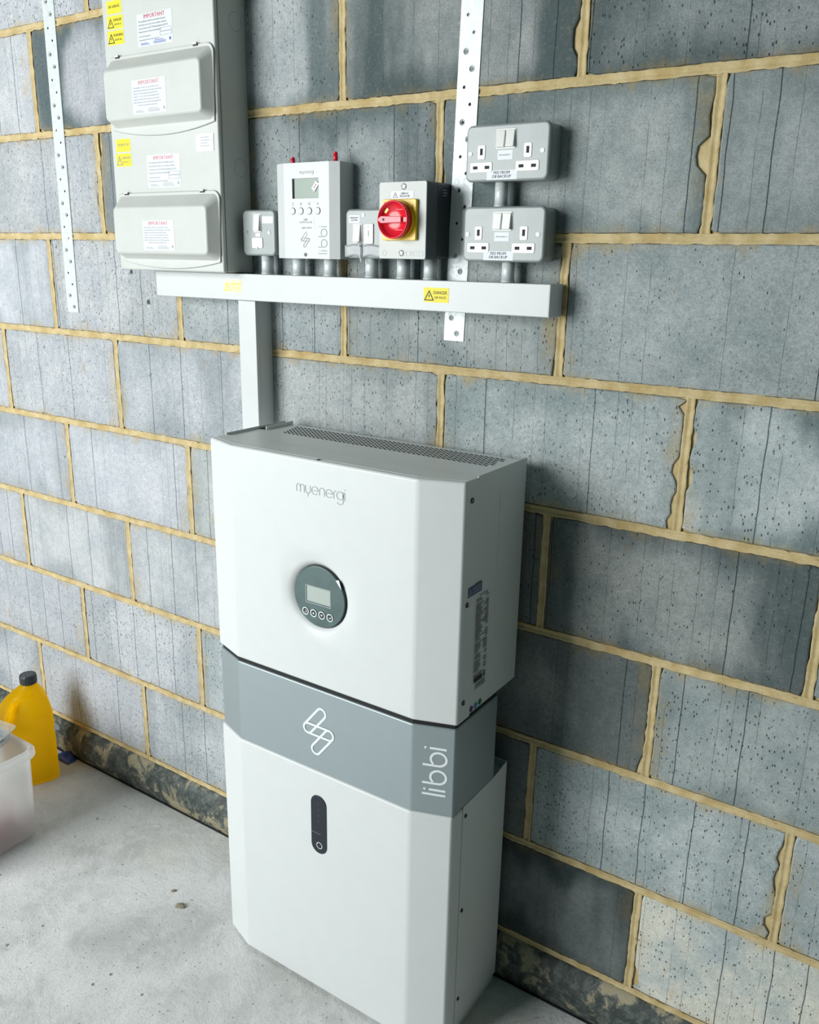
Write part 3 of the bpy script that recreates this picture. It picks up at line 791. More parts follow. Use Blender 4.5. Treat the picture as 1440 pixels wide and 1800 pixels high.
build('divider_line', M().ribbon([(1.0255, 0.2690), (1.0330, 0.2690), (1.0470, 0.2690)], 0.0008, ipf, False, 0.0004), 'ink_grey', ip, recalc=False)
build('indicator_marks', M().disc(1.0428, 0.335, 0.0016, ipf, 0.0004).disc(1.0428, 0.322, 0.0016, ipf, 0.0004).disc(1.0428, 0.309, 0.0016, ipf, 0.0004).disc(1.0428, 0.296, 0.0016, ipf, 0.0004), 'isolator_side', ip, recalc=False)
for z in (0.380, 0.180, -0.0205):
    build('screw', M().cyl((BX1 - 0.0012, -0.1838, z), (BX1 + 0.0010, -0.1838, z), 0.0036, n=14), 'screw_dark', bat)
for x in (BX0 + 0.03, BX1 - 0.04):
    build('foot', M().cyl((x, -0.222, -0.105), (x, -0.222, -0.097), 0.012, 0.010, 16), 'white_coat', bat)

# ------------------------------------------------------------------ consumer unit (distribution board)
DX0, DX1, DY = 0.3670, 0.6760, -0.0820
db = thing('distribution_board', 'tall white metal distribution board with two bulging hinged covers', 'fuse box', (0.5215, 0.0, 1.281))
build('body', M().box(DX0 + 0.001, DX1 - 0.001, 0.0, -0.0710, 1.282, 1.93), 'db_white', db, bevel=0.0015)
build('lid', M().box(DX0, DX1, -0.0720, DY, 1.281, 1.931), 'db_white', db, bevel=0.004, seg=3)
dfr = wallframe(DY)
dsf = sideframe(DX1 - 0.001)
for zc in (1.729, 1.4766):
    build('knockout_ring', M().ribbon(circle(-0.0272, zc, 0.0160, 36), 0.0007, dsf, True, 0.0003), 'ink_grey', db, recalc=False)
FY = -0.1080
for zt, zb, bz in ((1.6860, 1.5530, 1.5375), (1.4325, 1.3005, 1.2860)):
    pl = []
    xa, xb, r = 0.3760, 0.6742, 0.016
    for i in range(13):
        t = i / 12; x = xa + 0.004 + (xb - xa - 0.008) * t
        pl.append((x, zb - (zb - bz) * (1 - (2 * t - 1) ** 2) * 1.0))
    for cx_, cz_, a0 in ((xb - r, zt - r, 0), (xa + r, zt - r, 90)):
        for i in range(7):
            t = math.radians(a0 + 15 * i); pl.append((cx_ + r * math.cos(t), cz_ + r * math.sin(t)))
    hc = build('hinged_cover', M().prism_y(pl, DY + 0.0005, DY - 0.0035), 'db_white', db, bevel=0.0015)
    build('cover_gap', M().ribbon([(x, z) for x, z in pl], 0.0011, dfr, True, 0.0002), 'ink_grey', hc, recalc=False)
    h = zt - zb
    def rr(x0_, x1_, z0_, z1_, rd, y): return [(x, y, z) for x, z in rrect(x0_, x1_, z0_, z1_, rd, 6)]
    fz1, fz0 = zt - 0.0285, zb + 0.0145
    rings = [rr(0.3790, 0.6715, zb + 0.003, zt - 0.006, 0.014, DY - 0.0035), rr(0.3815, 0.6690, zb + 0.0055, zt - 0.0085, 0.013, DY - 0.0055),
             rr(0.3880, 0.6610, fz0 - 0.0015, fz1 + 0.002, 0.010, FY + 0.0025), rr(0.3895, 0.6590, fz0, fz1, 0.009, FY + 0.0006), rr(0.3925, 0.6560, fz0 + 0.003, fz1 - 0.003, 0.007, FY)]
    bm_ = M().loft(rings, cap0=False, smooth=True)
    bu = build('bulge', bm_, 'db_white', hc)
    for cx_ in (0.4095, 0.6300):
        build('clip', M().box(cx_ - 0.006, cx_ + 0.006, DY - 0.0036, DY - 0.0050, zt - 0.0034, zt - 0.0010).box(cx_ + 0.004, cx_ + 0.006, DY - 0.0036, DY - 0.0050, zt - 0.0010, zt + 0.0022), 'ink_black', hc)
        build('clip_tab', M().box(cx_ - 0.006, cx_ + 0.0035, DY - 0.0036, DY - 0.0056, zt - 0.0008, zt + 0.0018), 'rocker_white', hc)
def yellow(parent, x0, x1, z0, z1, fr_, lines, tri, mat='sticker_yellow', ink='ink_black', big=0.0072, label=None):
    p = plate('warning_sticker', parent, x0, x1, z0, z1, fr_, mat, label=label)
    cx_ = (x0 + x1) / 2; cz_ = (z0 + z1) / 2
    if tri:
        warning_triangle(p, x0 + (x1 - x0) * 0.22, cz_ - 0.001, (z1 - z0) * 0.62, fr_, ink)
        u = x0 + (x1 - x0) * 0.66
        text(p, lines[0], big, u, cz_ + (z1 - z0) * 0.16, fr_, ink, lift=0.0006, squeeze=0.86)
        text(p, lines[1], big * 0.72, u, cz_ - (z1 - z0) * 0.17, fr_, ink, lift=0.0006, squeeze=0.86)
    else:
        text(p, lines[0], big, cx_, cz_ + 0.001, fr_, ink, lift=0.0006, squeeze=0.86)
    return p
yellow(db, 0.3830, 0.4265, 1.7630, 1.7860, dfr, ['DB GARAGE'], False, label='yellow sticker reading DB GARAGE')
yellow(db, 0.3818, 0.4285, 1.7360, 1.7597, dfr, ['DANGER', '230 VOLTS'], True)
yellow(db, 0.3805, 0.4288, 1.7085, 1.7335, dfr, ['WARNING', 'FROM DB1'], True)
yellow(db, 0.3820, 0.4255, 1.5125, 1.5365, dfr, ['DB BACK UP'], False, 'sticker_yellow', 'ink_grey', label='yellow sticker reading DB BACK UP')
yellow(db, 0.3795, 0.4258, 1.4845, 1.5090, dfr, ['DANGER', '230 VOLTS'], True, 'sticker_yellow', 'ink_grey')
T1 = ['This installation should be periodically inspected', 'and tested and a report on its condition obtained,', 'as prescribed in the IET Wiring Regulations BS 7671', 'Requirements for Electrical Installations.']
T2 = ['This installation, or part of it, is protected by a device', 'which automatically switches off the supply if an earth fault', 'develops. Test six-monthly by pressing the button', "marked 'T' or 'Test'. The device should switch off the", 'supply and should then be switched on to restore the', 'supply. If the device does not switch off the supply when', 'the button is pressed seek expert advice.']
def notice(parent, x0, x1, z0, z1, fr_, kind, red, ink, mat):
    p = plate('notice', parent, x0, x1, z0, z1, fr_, mat, label='white notice headed IMPORTANT in red')
    W, H = x1 - x0, z1 - z0; cx_ = (x0 + x1) / 2
    text(p, 'IMPORTANT', W * 0.105, cx_, z1 - H * 0.10, fr_, red, lift=0.0006, space=1.05)
    L = T1 if kind == 1 else T2
    step = H * 0.105 if kind == 1 else H * 0.085
    sz = W * 0.0455 if kind == 1 else W * 0.040
    for i, s_ in enumerate(L):
        text(p, s_, sz, x0 + W * 0.04 if i < len(L) - 1 or kind == 1 else x0 + W * 0.16, z1 - H * 0.235 - i * step, fr_, ink, lift=0.0006, align='LEFT', squeeze=0.88)
    if kind == 1:
        text(p, 'Date of last inspection', W * 0.042, x0 + W * 0.04, z0 + H * 0.31, fr_, ink, lift=0.0006, align='LEFT', squeeze=0.88)
        text(p, 'Recommended date of next inspection', W * 0.042, x0 + W * 0.04, z0 + H * 0.20, fr_, ink, lift=0.0006, align='LEFT', squeeze=0.88)
        for q in (0, 1):
            build('date_box', M().ribbon([(x1 - W * 0.35, z0 + H * (0.255 + 0.12 * q)), (x1 - W * 0.03, z0 + H * (0.255 + 0.12 * q)), (x1 - W * 0.03, z0 + H * (0.36 + 0.12 * q)), (x1 - W * 0.35, z0 + H * (0.36 + 0.12 * q))], 0.0005, fr_, True, 0.0006), 'ink_grey', p, recalc=False)
    mm = M()
    for a, c, z in ((0.08, 0.28, 0.085), (0.08, 0.34, 0.045), (0.48, 0.74, 0.13), (0.44, 0.80, 0.085), (0.46, 0.80, 0.045)):
        mm.quad(x0 + W * a, x0 + W * c, z0 + H * z, z0 + H * (z + 0.02), fr_, 0.0006)
    mm.quad(x1 - W * 0.10, x1 - W * 0.05, z0 + H * 0.08, z0 + H * 0.17, fr_, 0.0006)
    build('footer_print', mm, 'ink_blue' if kind == 1 and red == 'ink_red' else ink, p, recalc=False)
notice(db, 0.4690, 0.5670, 1.6970, 1.7530, dfr, 1, 'ink_red', 'ink_grey', 'sticker_white')
notice(db, 0.4730, 0.5690, 1.5735, 1.6340, wallframe(FY), 2, 'ink_red_faded', 'ink_pale', 'sticker_white')
notice(db, 0.4725, 0.5680, 1.4415, 1.5025, dfr, 1, 'ink_red_faded', 'ink_pale', 'sticker_white')
notice(db, 0.4780, 0.5700, 1.3215, 1.3780, wallframe(FY), 2, 'ink_red_faded', 'ink_pale', 'sticker_white')
rl = build('rating_label', M().prism_y(rrect(0.6165, 0.6630, 1.5030, 1.5335, 0.001), DY, DY - 0.0010), 'sticker_clear', db)
plate('label_insert', rl, 0.6195, 0.6605, 1.5055, 1.5315, wallframe(DY - 0.0010), 'sticker_white')
mm = M()
for q in range(4): mm.quad(0.6290, 0.6290 + (0.022, 0.026, 0.018, 0.024)[q], 1.5265 - q * 0.0050, 1.5277 - q * 0.0050, wallframe(DY - 0.0013), 0.0003)
build('fine_print', mm, 'ink_pale', rl, recalc=False)

# ------------------------------------------------------------------ trunking
tr = thing('cable_trunking', 'white square horizontal cable trunking run under the sockets and switches', 'trunking', (0.895, -0.0022, 1.229))
build('body', M().box(0.4385, 1.3520, -0.0022, -0.0410, 1.2295, 1.2795), 'white_plastic', tr, bevel=0.001)
build('lid', M().box(0.4380, 1.3525, -0.0412, -0.0488, 1.2290, 1.2800), 'white_plastic', tr, bevel=0.0016)
build('end_cap', M().box(1.3515, 1.3540, -0.0022, -0.0492, 1.2285, 1.2803), 'white_plastic', tr, bevel=0.0012)
tfr = wallframe(-0.0488)
yellow(tr, 1.1180, 1.1682, 1.2438, 1.2680, tfr, ['DANGER', '230 VOLTS'], True, big=0.0078, label='bright yellow danger sticker')
yellow(tr, 0.6400, 0.6885, 1.2440, 1.2678, tfr, ['DANGER', '230 VOLTS'], True, 'sticker_faded', 'sticker_yellow', label='faded yellow danger sticker')
tv = thing('cable_trunking', 'white vertical trunking dropping behind the inverter', 'trunking', (0.699, 0.0, 0.60))
build('body', M().box(0.6765, 0.7215, 0.0, -0.0385, 0.60, 1.2285), 'white_plastic', tv, bevel=0.001)
build('lid', M().box(0.6755, 0.7225, -0.0387, -0.0475, 0.60, 1.2285), 'white_plastic', tv, bevel=0.0016)
bo = thing('bolt', 'tiny steel stud standing on the trunking beside the distribution board', 'bolt', (0.684, -0.03, 1.28))
build('shank', M().cyl((0.684, -0.03, 1.28), (0.684, -0.03, 1.2905), 0.0012, n=10), 'screw_steel', bo)
build('head', M().cyl((0.684, -0.03, 1.28), (0.684, -0.03, 1.2815), 0.0030, 0.0024, n=10), 'screw_steel', bo)

# ------------------------------------------------------------------ conduit stubs
for x, za, zb, lab, r in ((0.7380, 1.2800, 1.3160, 'leftmost, under the fused spur', 0.0118), (0.8180, 1.2800, 1.3115, 'left one of two under the controller', 0.0118), (0.8945, 1.2800, 1.3115, 'right one of two under the controller', 0.0118),
                       (0.9900, 1.2800, 1.3150, 'under the taped light switch', 0.0118), (1.0590, 1.2800, 1.3140, 'left one of two under the red isolator', 0.0116), (1.1150, 1.2800, 1.3140, 'right one of two under the red isolator', 0.0116),
                       (1.2465, 1.3965, 1.4345, 'joining the upper and lower double sockets', 0.0104), (1.2655, 1.2800, 1.3125, 'between the lower double socket and the trunking', 0.0104)):
    c = thing('conduit_stub', 'short galvanised conduit stub, ' + lab, 'conduit', (x, -0.025, za), 'galvanised conduit stubs')
    build('tube', M().cyl((x, -0.025, za), (x, -0.025, zb), r, n=28), 'galvanised', c)
    build('coupler_rim', M().cyl((x, -0.025, za), (x, -0.025, za + 0.003), r + 0.0009, n=28), 'galvanised', c)

# ------------------------------------------------------------------ double sockets
def screw_head(parent, x, z, y, r=0.0040, mat='screw_steel', ang=0.6):
    s_ = build('screw', M().cyl((x, y + 0.0006, z), (x, y - 0.0012, z), r, r * 0.85, 18), mat, parent)
    c, q = math.cos(ang), math.sin(ang)
    mm = M(); L, W_ = r * 0.75, r * 0.16
    mm.add([(x + a * c - d * q, y - 0.00135, z + a * q + d * c) for a, d in ((-L, -W_), (L, -W_), (L, W_), (-L, W_))], [(0, 1, 2, 3)])
    build('screw_slot', mm, 'screw_dark', s_, recalc=False)
    return s_
def clad_box(t, x0, x1, z0, z1, yp, rc=0.010):
    build('back_box', M().prism_y(rrect(x0 + 0.0012, x1 - 0.0012, z0 + 0.0012, z1 - 0.0012, rc), 0.0, yp + 0.0105), 'metal_grey', t, bevel=0.001)
    return build('front_plate', M().prism_y(rrect(x0, x1, z0, z1, rc), yp + 0.0100, yp), 'metal_grey', t, bevel=0.0042, seg=4)
def rocker(parent, x0, x1, z0, z1, y, on=True):
    # wedge that stands proud at one end
    t0, t1 = (0.0016, 0.0052) if on else (0.0052, 0.0016)
    xs = (x0, x1)
    mm = M().loft([[(x0, y, z0), (x1, y, z0), (x1, y, z1), (x0, y, z1)],
                   [(x0 + 0.0006, y - t1, z0 + 0.0004), (x1 - 0.0006, y - t1, z0 + 0.0004), (x1 - 0.0006, y - t0, z1 - 0.0004), (x0 + 0.0006, y - t0, z1 - 0.0004)]])
    return build('rocker', mm, 'rocker_white', parent, bevel=0.0008)
def double_socket(x0, x1, z0, z1, num, label):
    YP = -0.0425
    t = thing('double_socket', label, 'socket', ((x0 + x1) / 2, 0.0, z0), 'metal-clad double sockets')
    pl = clad_box(t, x0, x1, z0, z1, YP)
    f = wallframe(YP)
    W, H = x1 - x0, z1 - z0
    U = lambda a: x0 + W * a
    V = lambda a: z0 + H * a
    sw = build('switch_surround', M().prism_y(rrect(U(0.372), U(0.608), V(0.560), V(0.905), 0.0025), YP + 0.0005, YP - 0.0012), 'rocker_white', t, bevel=0.0006)
    rocker(sw, U(0.382), U(0.486), V(0.585), V(0.885), YP - 0.0012)
    rocker(sw, U(0.494), U(0.600), V(0.585), V(0.885), YP - 0.0012)
    for sx in (0.0, 0.555):
        e = build('earth_shutter', M().prism_y(rrect(U(0.150 + sx), U(0.243 + sx), V(0.395), V(0.645), 0.0028), YP + 0.0005, YP - 0.0010), 'rocker_white', t, bevel=0.0005)
        build('pin_hole', M().quad(U(0.181 + sx), U(0.212 + sx), V(0.470), V(0.585), f, 0.0014), 'black_gap', e, recalc=False)
        e = build('pin_shutter', M().prism_y(rrect(U(0.062 + sx), U(0.335 + sx), V(0.165), V(0.345), 0.0028), YP + 0.0005, YP - 0.0010), 'rocker_white', t, bevel=0.0005)
        for q in (0.100, 0.245):
            build('pin_hole', M().quad(U(q + sx), U(q + 0.055 + sx), V(0.225), V(0.280), f, 0.0014), 'black_gap', e, recalc=False)
    screw_head(t, U(0.060), V(0.50), YP, 0.0036)
    screw_head(t, U(0.920), V(0.50), YP, 0.0036, ang=1.2)
    p = plate('name_label', t, U(0.395), U(0.575), V(0.375), V(0.535), f, 'sticker_white')
    text(p, 'EPS SOCKET %d' % num, 0.0033, U(0.485), V(0.455), f, 'ink_grey', lift=0.0006)
    p = plate('feed_label', t, U(0.270), U(0.640), V(0.030), V(0.195), f, 'sticker_white')
    text(p, 'FED FROM\nDB BACKUP', 0.0062, U(0.452), V(0.118), f, 'ink_black', lift=0.0006, line=0.92)
    return t
double_socket(1.1885, 1.3350, 1.4340, 1.5185, 1, 'upper grey metal double socket labelled EPS SOCKET 1')
double_socket(1.1885, 1.3355, 1.3120, 1.3970, 2, 'lower grey metal double socket labelled EPS SOCKET 2, just above the trunking')

# ------------------------------------------------------------------ fused spur beside the board
YS = -0.0410
sp = thing('fused_spur', 'grey metal fused spur with white rocker, between distribution board and controller', 'switch', (0.731, 0, 1.3145))
clad_box(sp, 0.6890, 0.7735, 1.3145, 1.3985, YS)
sf_ = wallframe(YS)
sr = build('switch_surround', M().prism_y(rrect(0.7195, 0.7385, 1.3575, 1.3915, 0.002), YS + 0.0005, YS - 0.0012), 'rocker_white', sp, bevel=0.0005)
rocker(sr, 0.7212, 0.7370, 1.3600, 1.3895, YS - 0.0012)
fc = build('fuse_carrier', M().prism_y(rrect(0.7140, 0.7420, 1.3285, 1.3480, 0.003), YS + 0.0005, YS - 0.0016), 'rocker_white', sp, bevel=0.0008)
screw_head(fc, 0.7280, 1.3298, YS - 0.0016, 0.0022)
plate('indicator_window', sp, 0.7235, 0.7345, 1.3500, 1.3560, sf_, 'sticker_clear')
screw_head(sp, 0.6993, 1.3580, YS, 0.0036); screw_head(sp, 0.7590, 1.3572, YS, 0.0036, ang=1.0)
plate('blank_label', sp, 0.7415, 0.7690, 1.3740, 1.3865, sf_, 'sticker_white')

# ------------------------------------------------------------------ emergency-light switch with tape
ms = thing('light_switch', 'grey metal light switch with key switch, half taped, left of the red isolator', 'switch', (0.985, 0, 1.313))
clad_box(ms, 0.9425, 1.0285, 1.3130, 1.3970, YS)
p = plate('name_label', ms, 0.9505, 0.9750, 1.3735, 1.3865, sf_, 'sticker_white')
text(p, 'EMERGENCY\nLIGHTING', 0.0040, 0.9627, 1.3800, sf_, 'ink_black', lift=0.0006, squeeze=0.85)
screw_head(ms, 0.9830, 1.3866, YS, 0.0036)
sr = build('switch_surround', M().prism_y(rrect(0.9605, 0.9800, 1.3395, 1.3725, 0.002), YS + 0.0005, YS - 0.0012), 'rocker_white', ms, bevel=0.0005)
rocker(sr, 0.9622, 0.9782, 1.3412, 1.3710, YS - 0.0012)
ks = build('key_switch', M().prism_y(rrect(0.9860, 1.0055, 1.3380, 1.3720, 0.002), YS + 0.0005, YS - 0.0022), 'rocker_white', ms, bevel=0.0008)
build('key_slot', M().quad(0.9952, 0.9962, 1.3505, 1.3610, wallframe(YS - 0.0022), 0.0003), 'ink_black', ks, recalc=False)
text(ks, 'TEST', 0.0034, 0.9957, 1.3665, wallframe(YS - 0.0022), 'ink_pale', lift=0.0003)
mm = M(); nu, nv = 18, 5; vv = []; rt = random.Random(5)
for j in range(nv + 1):
    for i in range(nu + 1):
        x = 0.9380 + 0.0900 * i / nu; z = 1.3165 + 0.0200 * j / nv - 0.0012 * math.sin(i * 0.9)
        y = YS - 0.0014 - 0.0014 * abs(noise.noise(Vector((x * 120, z * 90, 1)))) - (0.0005 if 0 < i < nu else 0.0)
        if i == 0: y += 0.006
        vv.append((x, y, z))
mm.add(vv, [(j * (nu + 1) + i, j * (nu + 1) + i + 1, (j + 1) * (nu + 1) + i + 1, (j + 1) * (nu + 1) + i) for j in range(nv) for i in range(nu)], True)
tp_ = build('tape_strip', mm, 'grey_tape', ms); tp_.modifiers.new('thick', 'SOLIDIFY').thickness = 0.0005
tp_['label'] = 'crumpled grey tape across the lower edge'
mm = M(); path = [(0.9715, 1.3425), (0.9752, 1.3385), (0.9790, 1.3335), (0.9802, 1.3270), (0.9795, 1.3200), (0.9800, 1.3140), (0.9835, 1.3065)]
for k in range(len(path) - 1):
    (xa, za), (xb, zb) = path[k], path[k + 1]
    mm.cyl((xa, YS - 0.0052, za), (xb, YS - 0.0052, zb), 0.0013, n=8)
ct = build('cable_tie', mm, 'rocker_white', ms); ct['label'] = 'thin white cable tie hanging over the tape'

# ------------------------------------------------------------------ rotary isolator
YI = -0.0765
iso = thing('rotary_isolator', 'black and grey rotary isolator with red knob on a yellow plate', 'isolator', (1.088, 0, 1.3137))
build('base', M().prism_y(rrect(1.0395, 1.1372, 1.3145, 1.4365, 0.004), 0.0, -0.0425), 'black_plastic', iso, bevel=0.0012)
build('lid', M().prism_y(rrect(1.0425, 1.1374, 1.3137, 1.4362, 0.0035), -0.0425, -0.0745), 'isolator_side', iso, bevel=0.0010)
fp = build('front_plate', M().prism_y(rrect(1.0425, 1.1374, 1.3137, 1.4362, 0.0035), -0.0740, YI), 'isolator_lid', iso, bevel=0.0010)
ifr = wallframe(YI)
for x, z in ((1.0922, 1.4283), (1.0893, 1.3232)):
    s_ = build('screw', M().cyl((x, YI + 0.0010, z), (x, YI - 0.0006, z), 0.0052, n=20), 'screw_dark', iso)
    mm = M(); 
    for a in (0.5, 0.5 + math.pi / 2):
        c, q = math.cos(a), math.sin(a)
        mm.add([(x + i * c - j * q, YI - 0.0009, z + i * q + j * c) for i, j in ((-0.0032, -0.0007), (0.0032, -0.0007), (0.0032, 0.0007), (-0.0032, 0.0007))], [(0, 1, 2, 3)])
    build('screw_cross', mm, 'screw_steel', s_, recalc=False)
p = plate('name_label', iso, 1.0670, 1.1122, 1.4092, 1.4215, ifr, 'sticker_white')
warning_triangle(p, 1.0755, 1.4153, 0.0075, ifr, 'ink_grey')
text(p, 'LIBBI AC\nISOLATOR', 0.0042, 1.0945, 1.4153, ifr, 'ink_black', lift=0.0006)
yp = build('yellow_plate', M().prism_y(rrect(1.0535, 1.1215, 1.3435, 1.4085, 0.003), YI + 0.0004, YI - 0.0065), 'yellow_plastic', iso, bevel=0.0012)
yf = wallframe(YI - 0.0065)
text(yp, '1', 0.010, 1.1145, 1.3955, yf, 'ink_black', lift=0.0003); text(yp, 'O', 0.008, 1.0600, 1.4015, yf, 'ink_black', lift=0.0003)
KX, KZ = 1.0865, 1.3757
mm = M()
def rg(r, y, n=48): return [(KX + r * math.cos(2 * math.pi * i / n), y, KZ + r * math.sin(2 * math.pi * i / n)) for i in range(n)]
mm.loft([rg(0.0320, YI - 0.0065), rg(0.0318, YI - 0.0105), rg(0.0308, YI - 0.0108)], cap0=True, cap1=True, smooth=False)
build('yellow_collar', mm, 'yellow_plastic', iso, bevel=0.0006)
mm = M().loft([rg(0.0300, YI - 0.0108), rg(0.0306, YI - 0.0230), rg(0.0298, YI - 0.0245), rg(0.0282, YI - 0.0243), rg(0.0270, YI - 0.0175), rg(0.010, YI - 0.0160)], smooth=True)
kn = build('knob', mm, 'red_plastic', iso)
gp = [(KX - 0.0285, KZ - 0.002), (KX - 0.0285, KZ + 0.002), (KX - 0.022, KZ + 0.0058), (KX + 0.018, KZ + 0.0045), (KX + 0.018, KZ - 0.0045), (KX - 0.022, KZ - 0.0058)]
build('grip', M().prism_y(gp, YI - 0.0160, YI - 0.0255), 'red_light', kn, bevel=0.0010)
build('grip_end', M().prism_y([(KX + 0.018, KZ - 0.0040), (KX + 0.018, KZ + 0.0040), (KX + 0.0275, KZ + 0.0045), (KX + 0.0275, KZ - 0.0045)], YI - 0.0160, YI - 0.0215), 'red_plastic', kn, bevel=0.0008)
build('lock_hole', M().disc(KX - 0.0170, KZ, 0.0022, wallframe(YI - 0.0255), 0.0003, 16), 'ink_black', kn, recalc=False)
mm = M()
for s_ in (1, -1): mm.quad(KX + 0.002, KX + 0.016, KZ + s_ * 0.016 - 0.0004, KZ + s_ * 0.016 + 0.0004, wallframe(YI - 0.0168), 0.0008)
build('knob_moulding', mm, 'red_light', kn, recalc=False)
build('padlock_slot', M().ribbon(arc(KX, KZ, 0.0218, 128, 150, 6), 0.0045, wallframe(YI - 0.0172), False, 0.0004), 'yellow_plastic', kn, recalc=False)
build('logo_recess', M().ribbon([(1.0990, 1.3190), (1.1325, 1.3190), (1.1325, 1.3265), (1.0990, 1.3265)], 0.0005, ifr, True, 0.0003), 'metal_grey', fp, recalc=False)
text(fp, 'IMCO', 0.0080, 1.1155, 1.3227, ifr, 'sticker_white', lift=0.0004)
build('moulding_mark', M().ribbon(circle(1.0545, 1.3228, 0.0042, 20), 0.0005, ifr, True, 0.0003), 'metal_grey', fp, recalc=False)
mm = M()
for q in range(3): mm.quad(-0.0270, -0.0150 + 0.002 * (q % 2), 1.4245 - q * 0.0042, 1.4257 - q * 0.0042, sideframe(1.1372), 0.0004)
build('fine_print', mm, 'ink_pale', iso, recalc=False)

# ------------------------------------------------------------------ controller
ctl = thing('energy_controller', 'white wall controller with grey-green screen and four round buttons', 'controller', (0.856, 0, 1.311))
YC = -0.0475
cpoly = [(0.7815, 0.0), (0.9297, 0.0), (0.9297, -0.0400), (0.9108, YC), (0.8040, YC), (0.7815, -0.0400)]
mm = M(); cz0, cz1 = 1.3110, 1.4775
sx0, sx1, sz0, sz1 = 0.8243, 0.8868, 1.4163, 1.4508
# front with a sunk screen opening
xs = [0.8040, sx0, sx1, 0.9108]; zs = [cz0, sz0, sz1, cz1]
for i in range(3):
    for j in range(3):
        if i == 1 and j == 1: continue
        mm.add([(xs[i], YC, zs[j]), (xs[i + 1], YC, zs[j]), (xs[i + 1], YC, zs[j + 1]), (xs[i], YC, zs[j + 1])], [(0, 1, 2, 3)])
o4 = [(sx0, YC, sz0), (sx1, YC, sz0), (sx1, YC, sz1), (sx0, YC, sz1)]
mm.loft([o4, [(x, YC + 0.0035, z) for x, y, z in o4]], cap0=False, cap1=True)
for a, c in (((0.9108, YC), (0.9297, -0.0400)), ((0.9297, -0.0400), (0.9297, 0.0)), ((0.7815, 0.0), (0.7815, -0.0400)), ((0.7815, -0.0400), (0.8040, YC)), ((0.9297, 0.0), (0.7815, 0.0))):
    mm.add([(a[0], a[1], cz0), (c[0], c[1], cz0), (c[0], c[1], cz1), (a[0], a[1], cz1)], [(0, 1, 2, 3)])
for z in (cz0, cz1): mm.add([(x, y, z) for x, y in cpoly], [list(range(6))])
case = build('case', mm, 'white_plastic', ctl)
b = bmesh.new(); b.from_mesh(case.data); bmesh.ops.remove_doubles(b, verts=b.verts, dist=1e-5); bmesh.ops.recalc_face_normals(b, faces=b.faces); b.to_mesh(case.data); b.free()
scn = build('screen', M().box(sx0 + 0.0003, sx1 - 0.0003, YC + 0.0034, YC + 0.0026, sz0 + 0.0003, sz1 - 0.0003), 'lcd_green', ctl)
build('screen_edge', M().box(sx0, sx0 + 0.0030, YC + 0.0034, YC + 0.0020, sz0, sz1), 'black_gap', scn)
cf = lambda u, v, wv=0.0: (u - 0.0046, YC - wv, v + 0.0004)
tx, tz, ang = 0.8776, 1.4368, math.radians(52)
mm = M().loft([[(tx + a * math.cos(ang) - c * math.sin(ang), y, tz + a * math.sin(ang) + c * math.cos(ang)) for a, c in ((-0.0085, -0.0046), (0.0085, -0.0046), (0.0085, 0.0046), (-0.0085, 0.0046))] for y in (YC + 0.0024, YC + 0.0012)])
fx = build('film_tab', mm, 'sticker_white', scn); fx['label'] = 'small white pull tab stuck on the screen'
text(fx, '>>', 0.008, tx, tz, wallframe(YC + 0.0012), 'ink_red', lift=0.0003, rot=ang)
for i, x in enumerate((0.8298, 0.8492, 0.8692, 0.8892)):
    build('button', M().cyl((x - 0.0046, YC + 0.0004, 1.3946), (x - 0.0046, YC - 0.0018, 1.3946), 0.0060, 0.0056, 26), 'white_plastic', ctl, bevel=0.0008)
    build('button_gap', M().ribbon(circle(x, 1.3942, 0.0063, 28), 0.0007, cf, True, 0.0002), 'ink_grey', ctl, recalc=False)
    mm = M(); z = 1.4065; h = 0.0027
    if i == 0:
        for q in (-1, 0, 1): mm.ribbon([(x - h, z + q * 0.0022), (x + h, z + q * 0.0022)], 0.0007, cf, False, 0.0003)
    elif i == 1: mm.ribbon([(x - h * 0.8, z - h), (x, z + h)], 0.0007, cf, False, 0.0003); mm.ribbon([(x, z + h), (x + h * 0.8, z - h)], 0.0007, cf, False, 0.0003)
    elif i == 2: mm.ribbon([(x - h * 0.8, z + h), (x, z - h)], 0.0007, cf, False, 0.0003); mm.ribbon([(x, z - h), (x + h * 0.8, z + h)], 0.0007, cf, False, 0.0003)
    else: mm.ribbon([(x - h, z), (x + h, z)], 0.0007, cf, False, 0.0003); mm.ribbon([(x, z - h), (x, z + h)], 0.0007, cf, False, 0.0003)
    build('button_symbol', mm, 'ink_grey', ctl, recalc=False)
wordmark(ctl, 0.8470, 1.4580, 0.0044, cf, 'ink_pale', 0.0005, 0.0003)
p = plate('name_label', ctl, 0.8430, 0.8800, 1.3695, 1.3835, cf, 'sticker_white'); text(p, 'LIBBI\nCONTROLLER', 0.0050, 0.8600, 1.3768, cf, 'ink_grey', lift=0.0006, line=0.95)
p = plate('name_label', ctl, 0.8450, 0.8810, 1.3605, 1.3685, cf, 'sticker_white'); text(p, 'LIBBI 207PH', 0.0048, 0.8620, 1.3645, cf, 'ink_grey', lift=0.0006)
emblem(ctl, 0.8588, 1.3442, 0.275, 0.0008, cf, 'ink_grey', 0.0003)
mm = M(); upword(mm, 0.9100, 0.8895, 1.3200, cf, 0.0013, 0.0003, 0.53)
o = build('lettering', mm, 'ink_mid', ctl, recalc=False)
screw_head(ctl, 0.8540, 1.3180, YC, 0.0036, 'screw_dark')
for x, y, zt in ((0.8130, -0.031, 1.4895), (0.9125, -0.030, 1.4945)):
    a_ = build('antenna_cap', M().cyl((x, y, 1.4770), (x, y, zt - 0.003), 0.0040, n=18).cyl((x, y, zt - 0.003), (x, y, zt), 0.0040, 0.0022, n=18), 'red_plastic', ctl)
    a_['label'] = 'small red rubber cap'

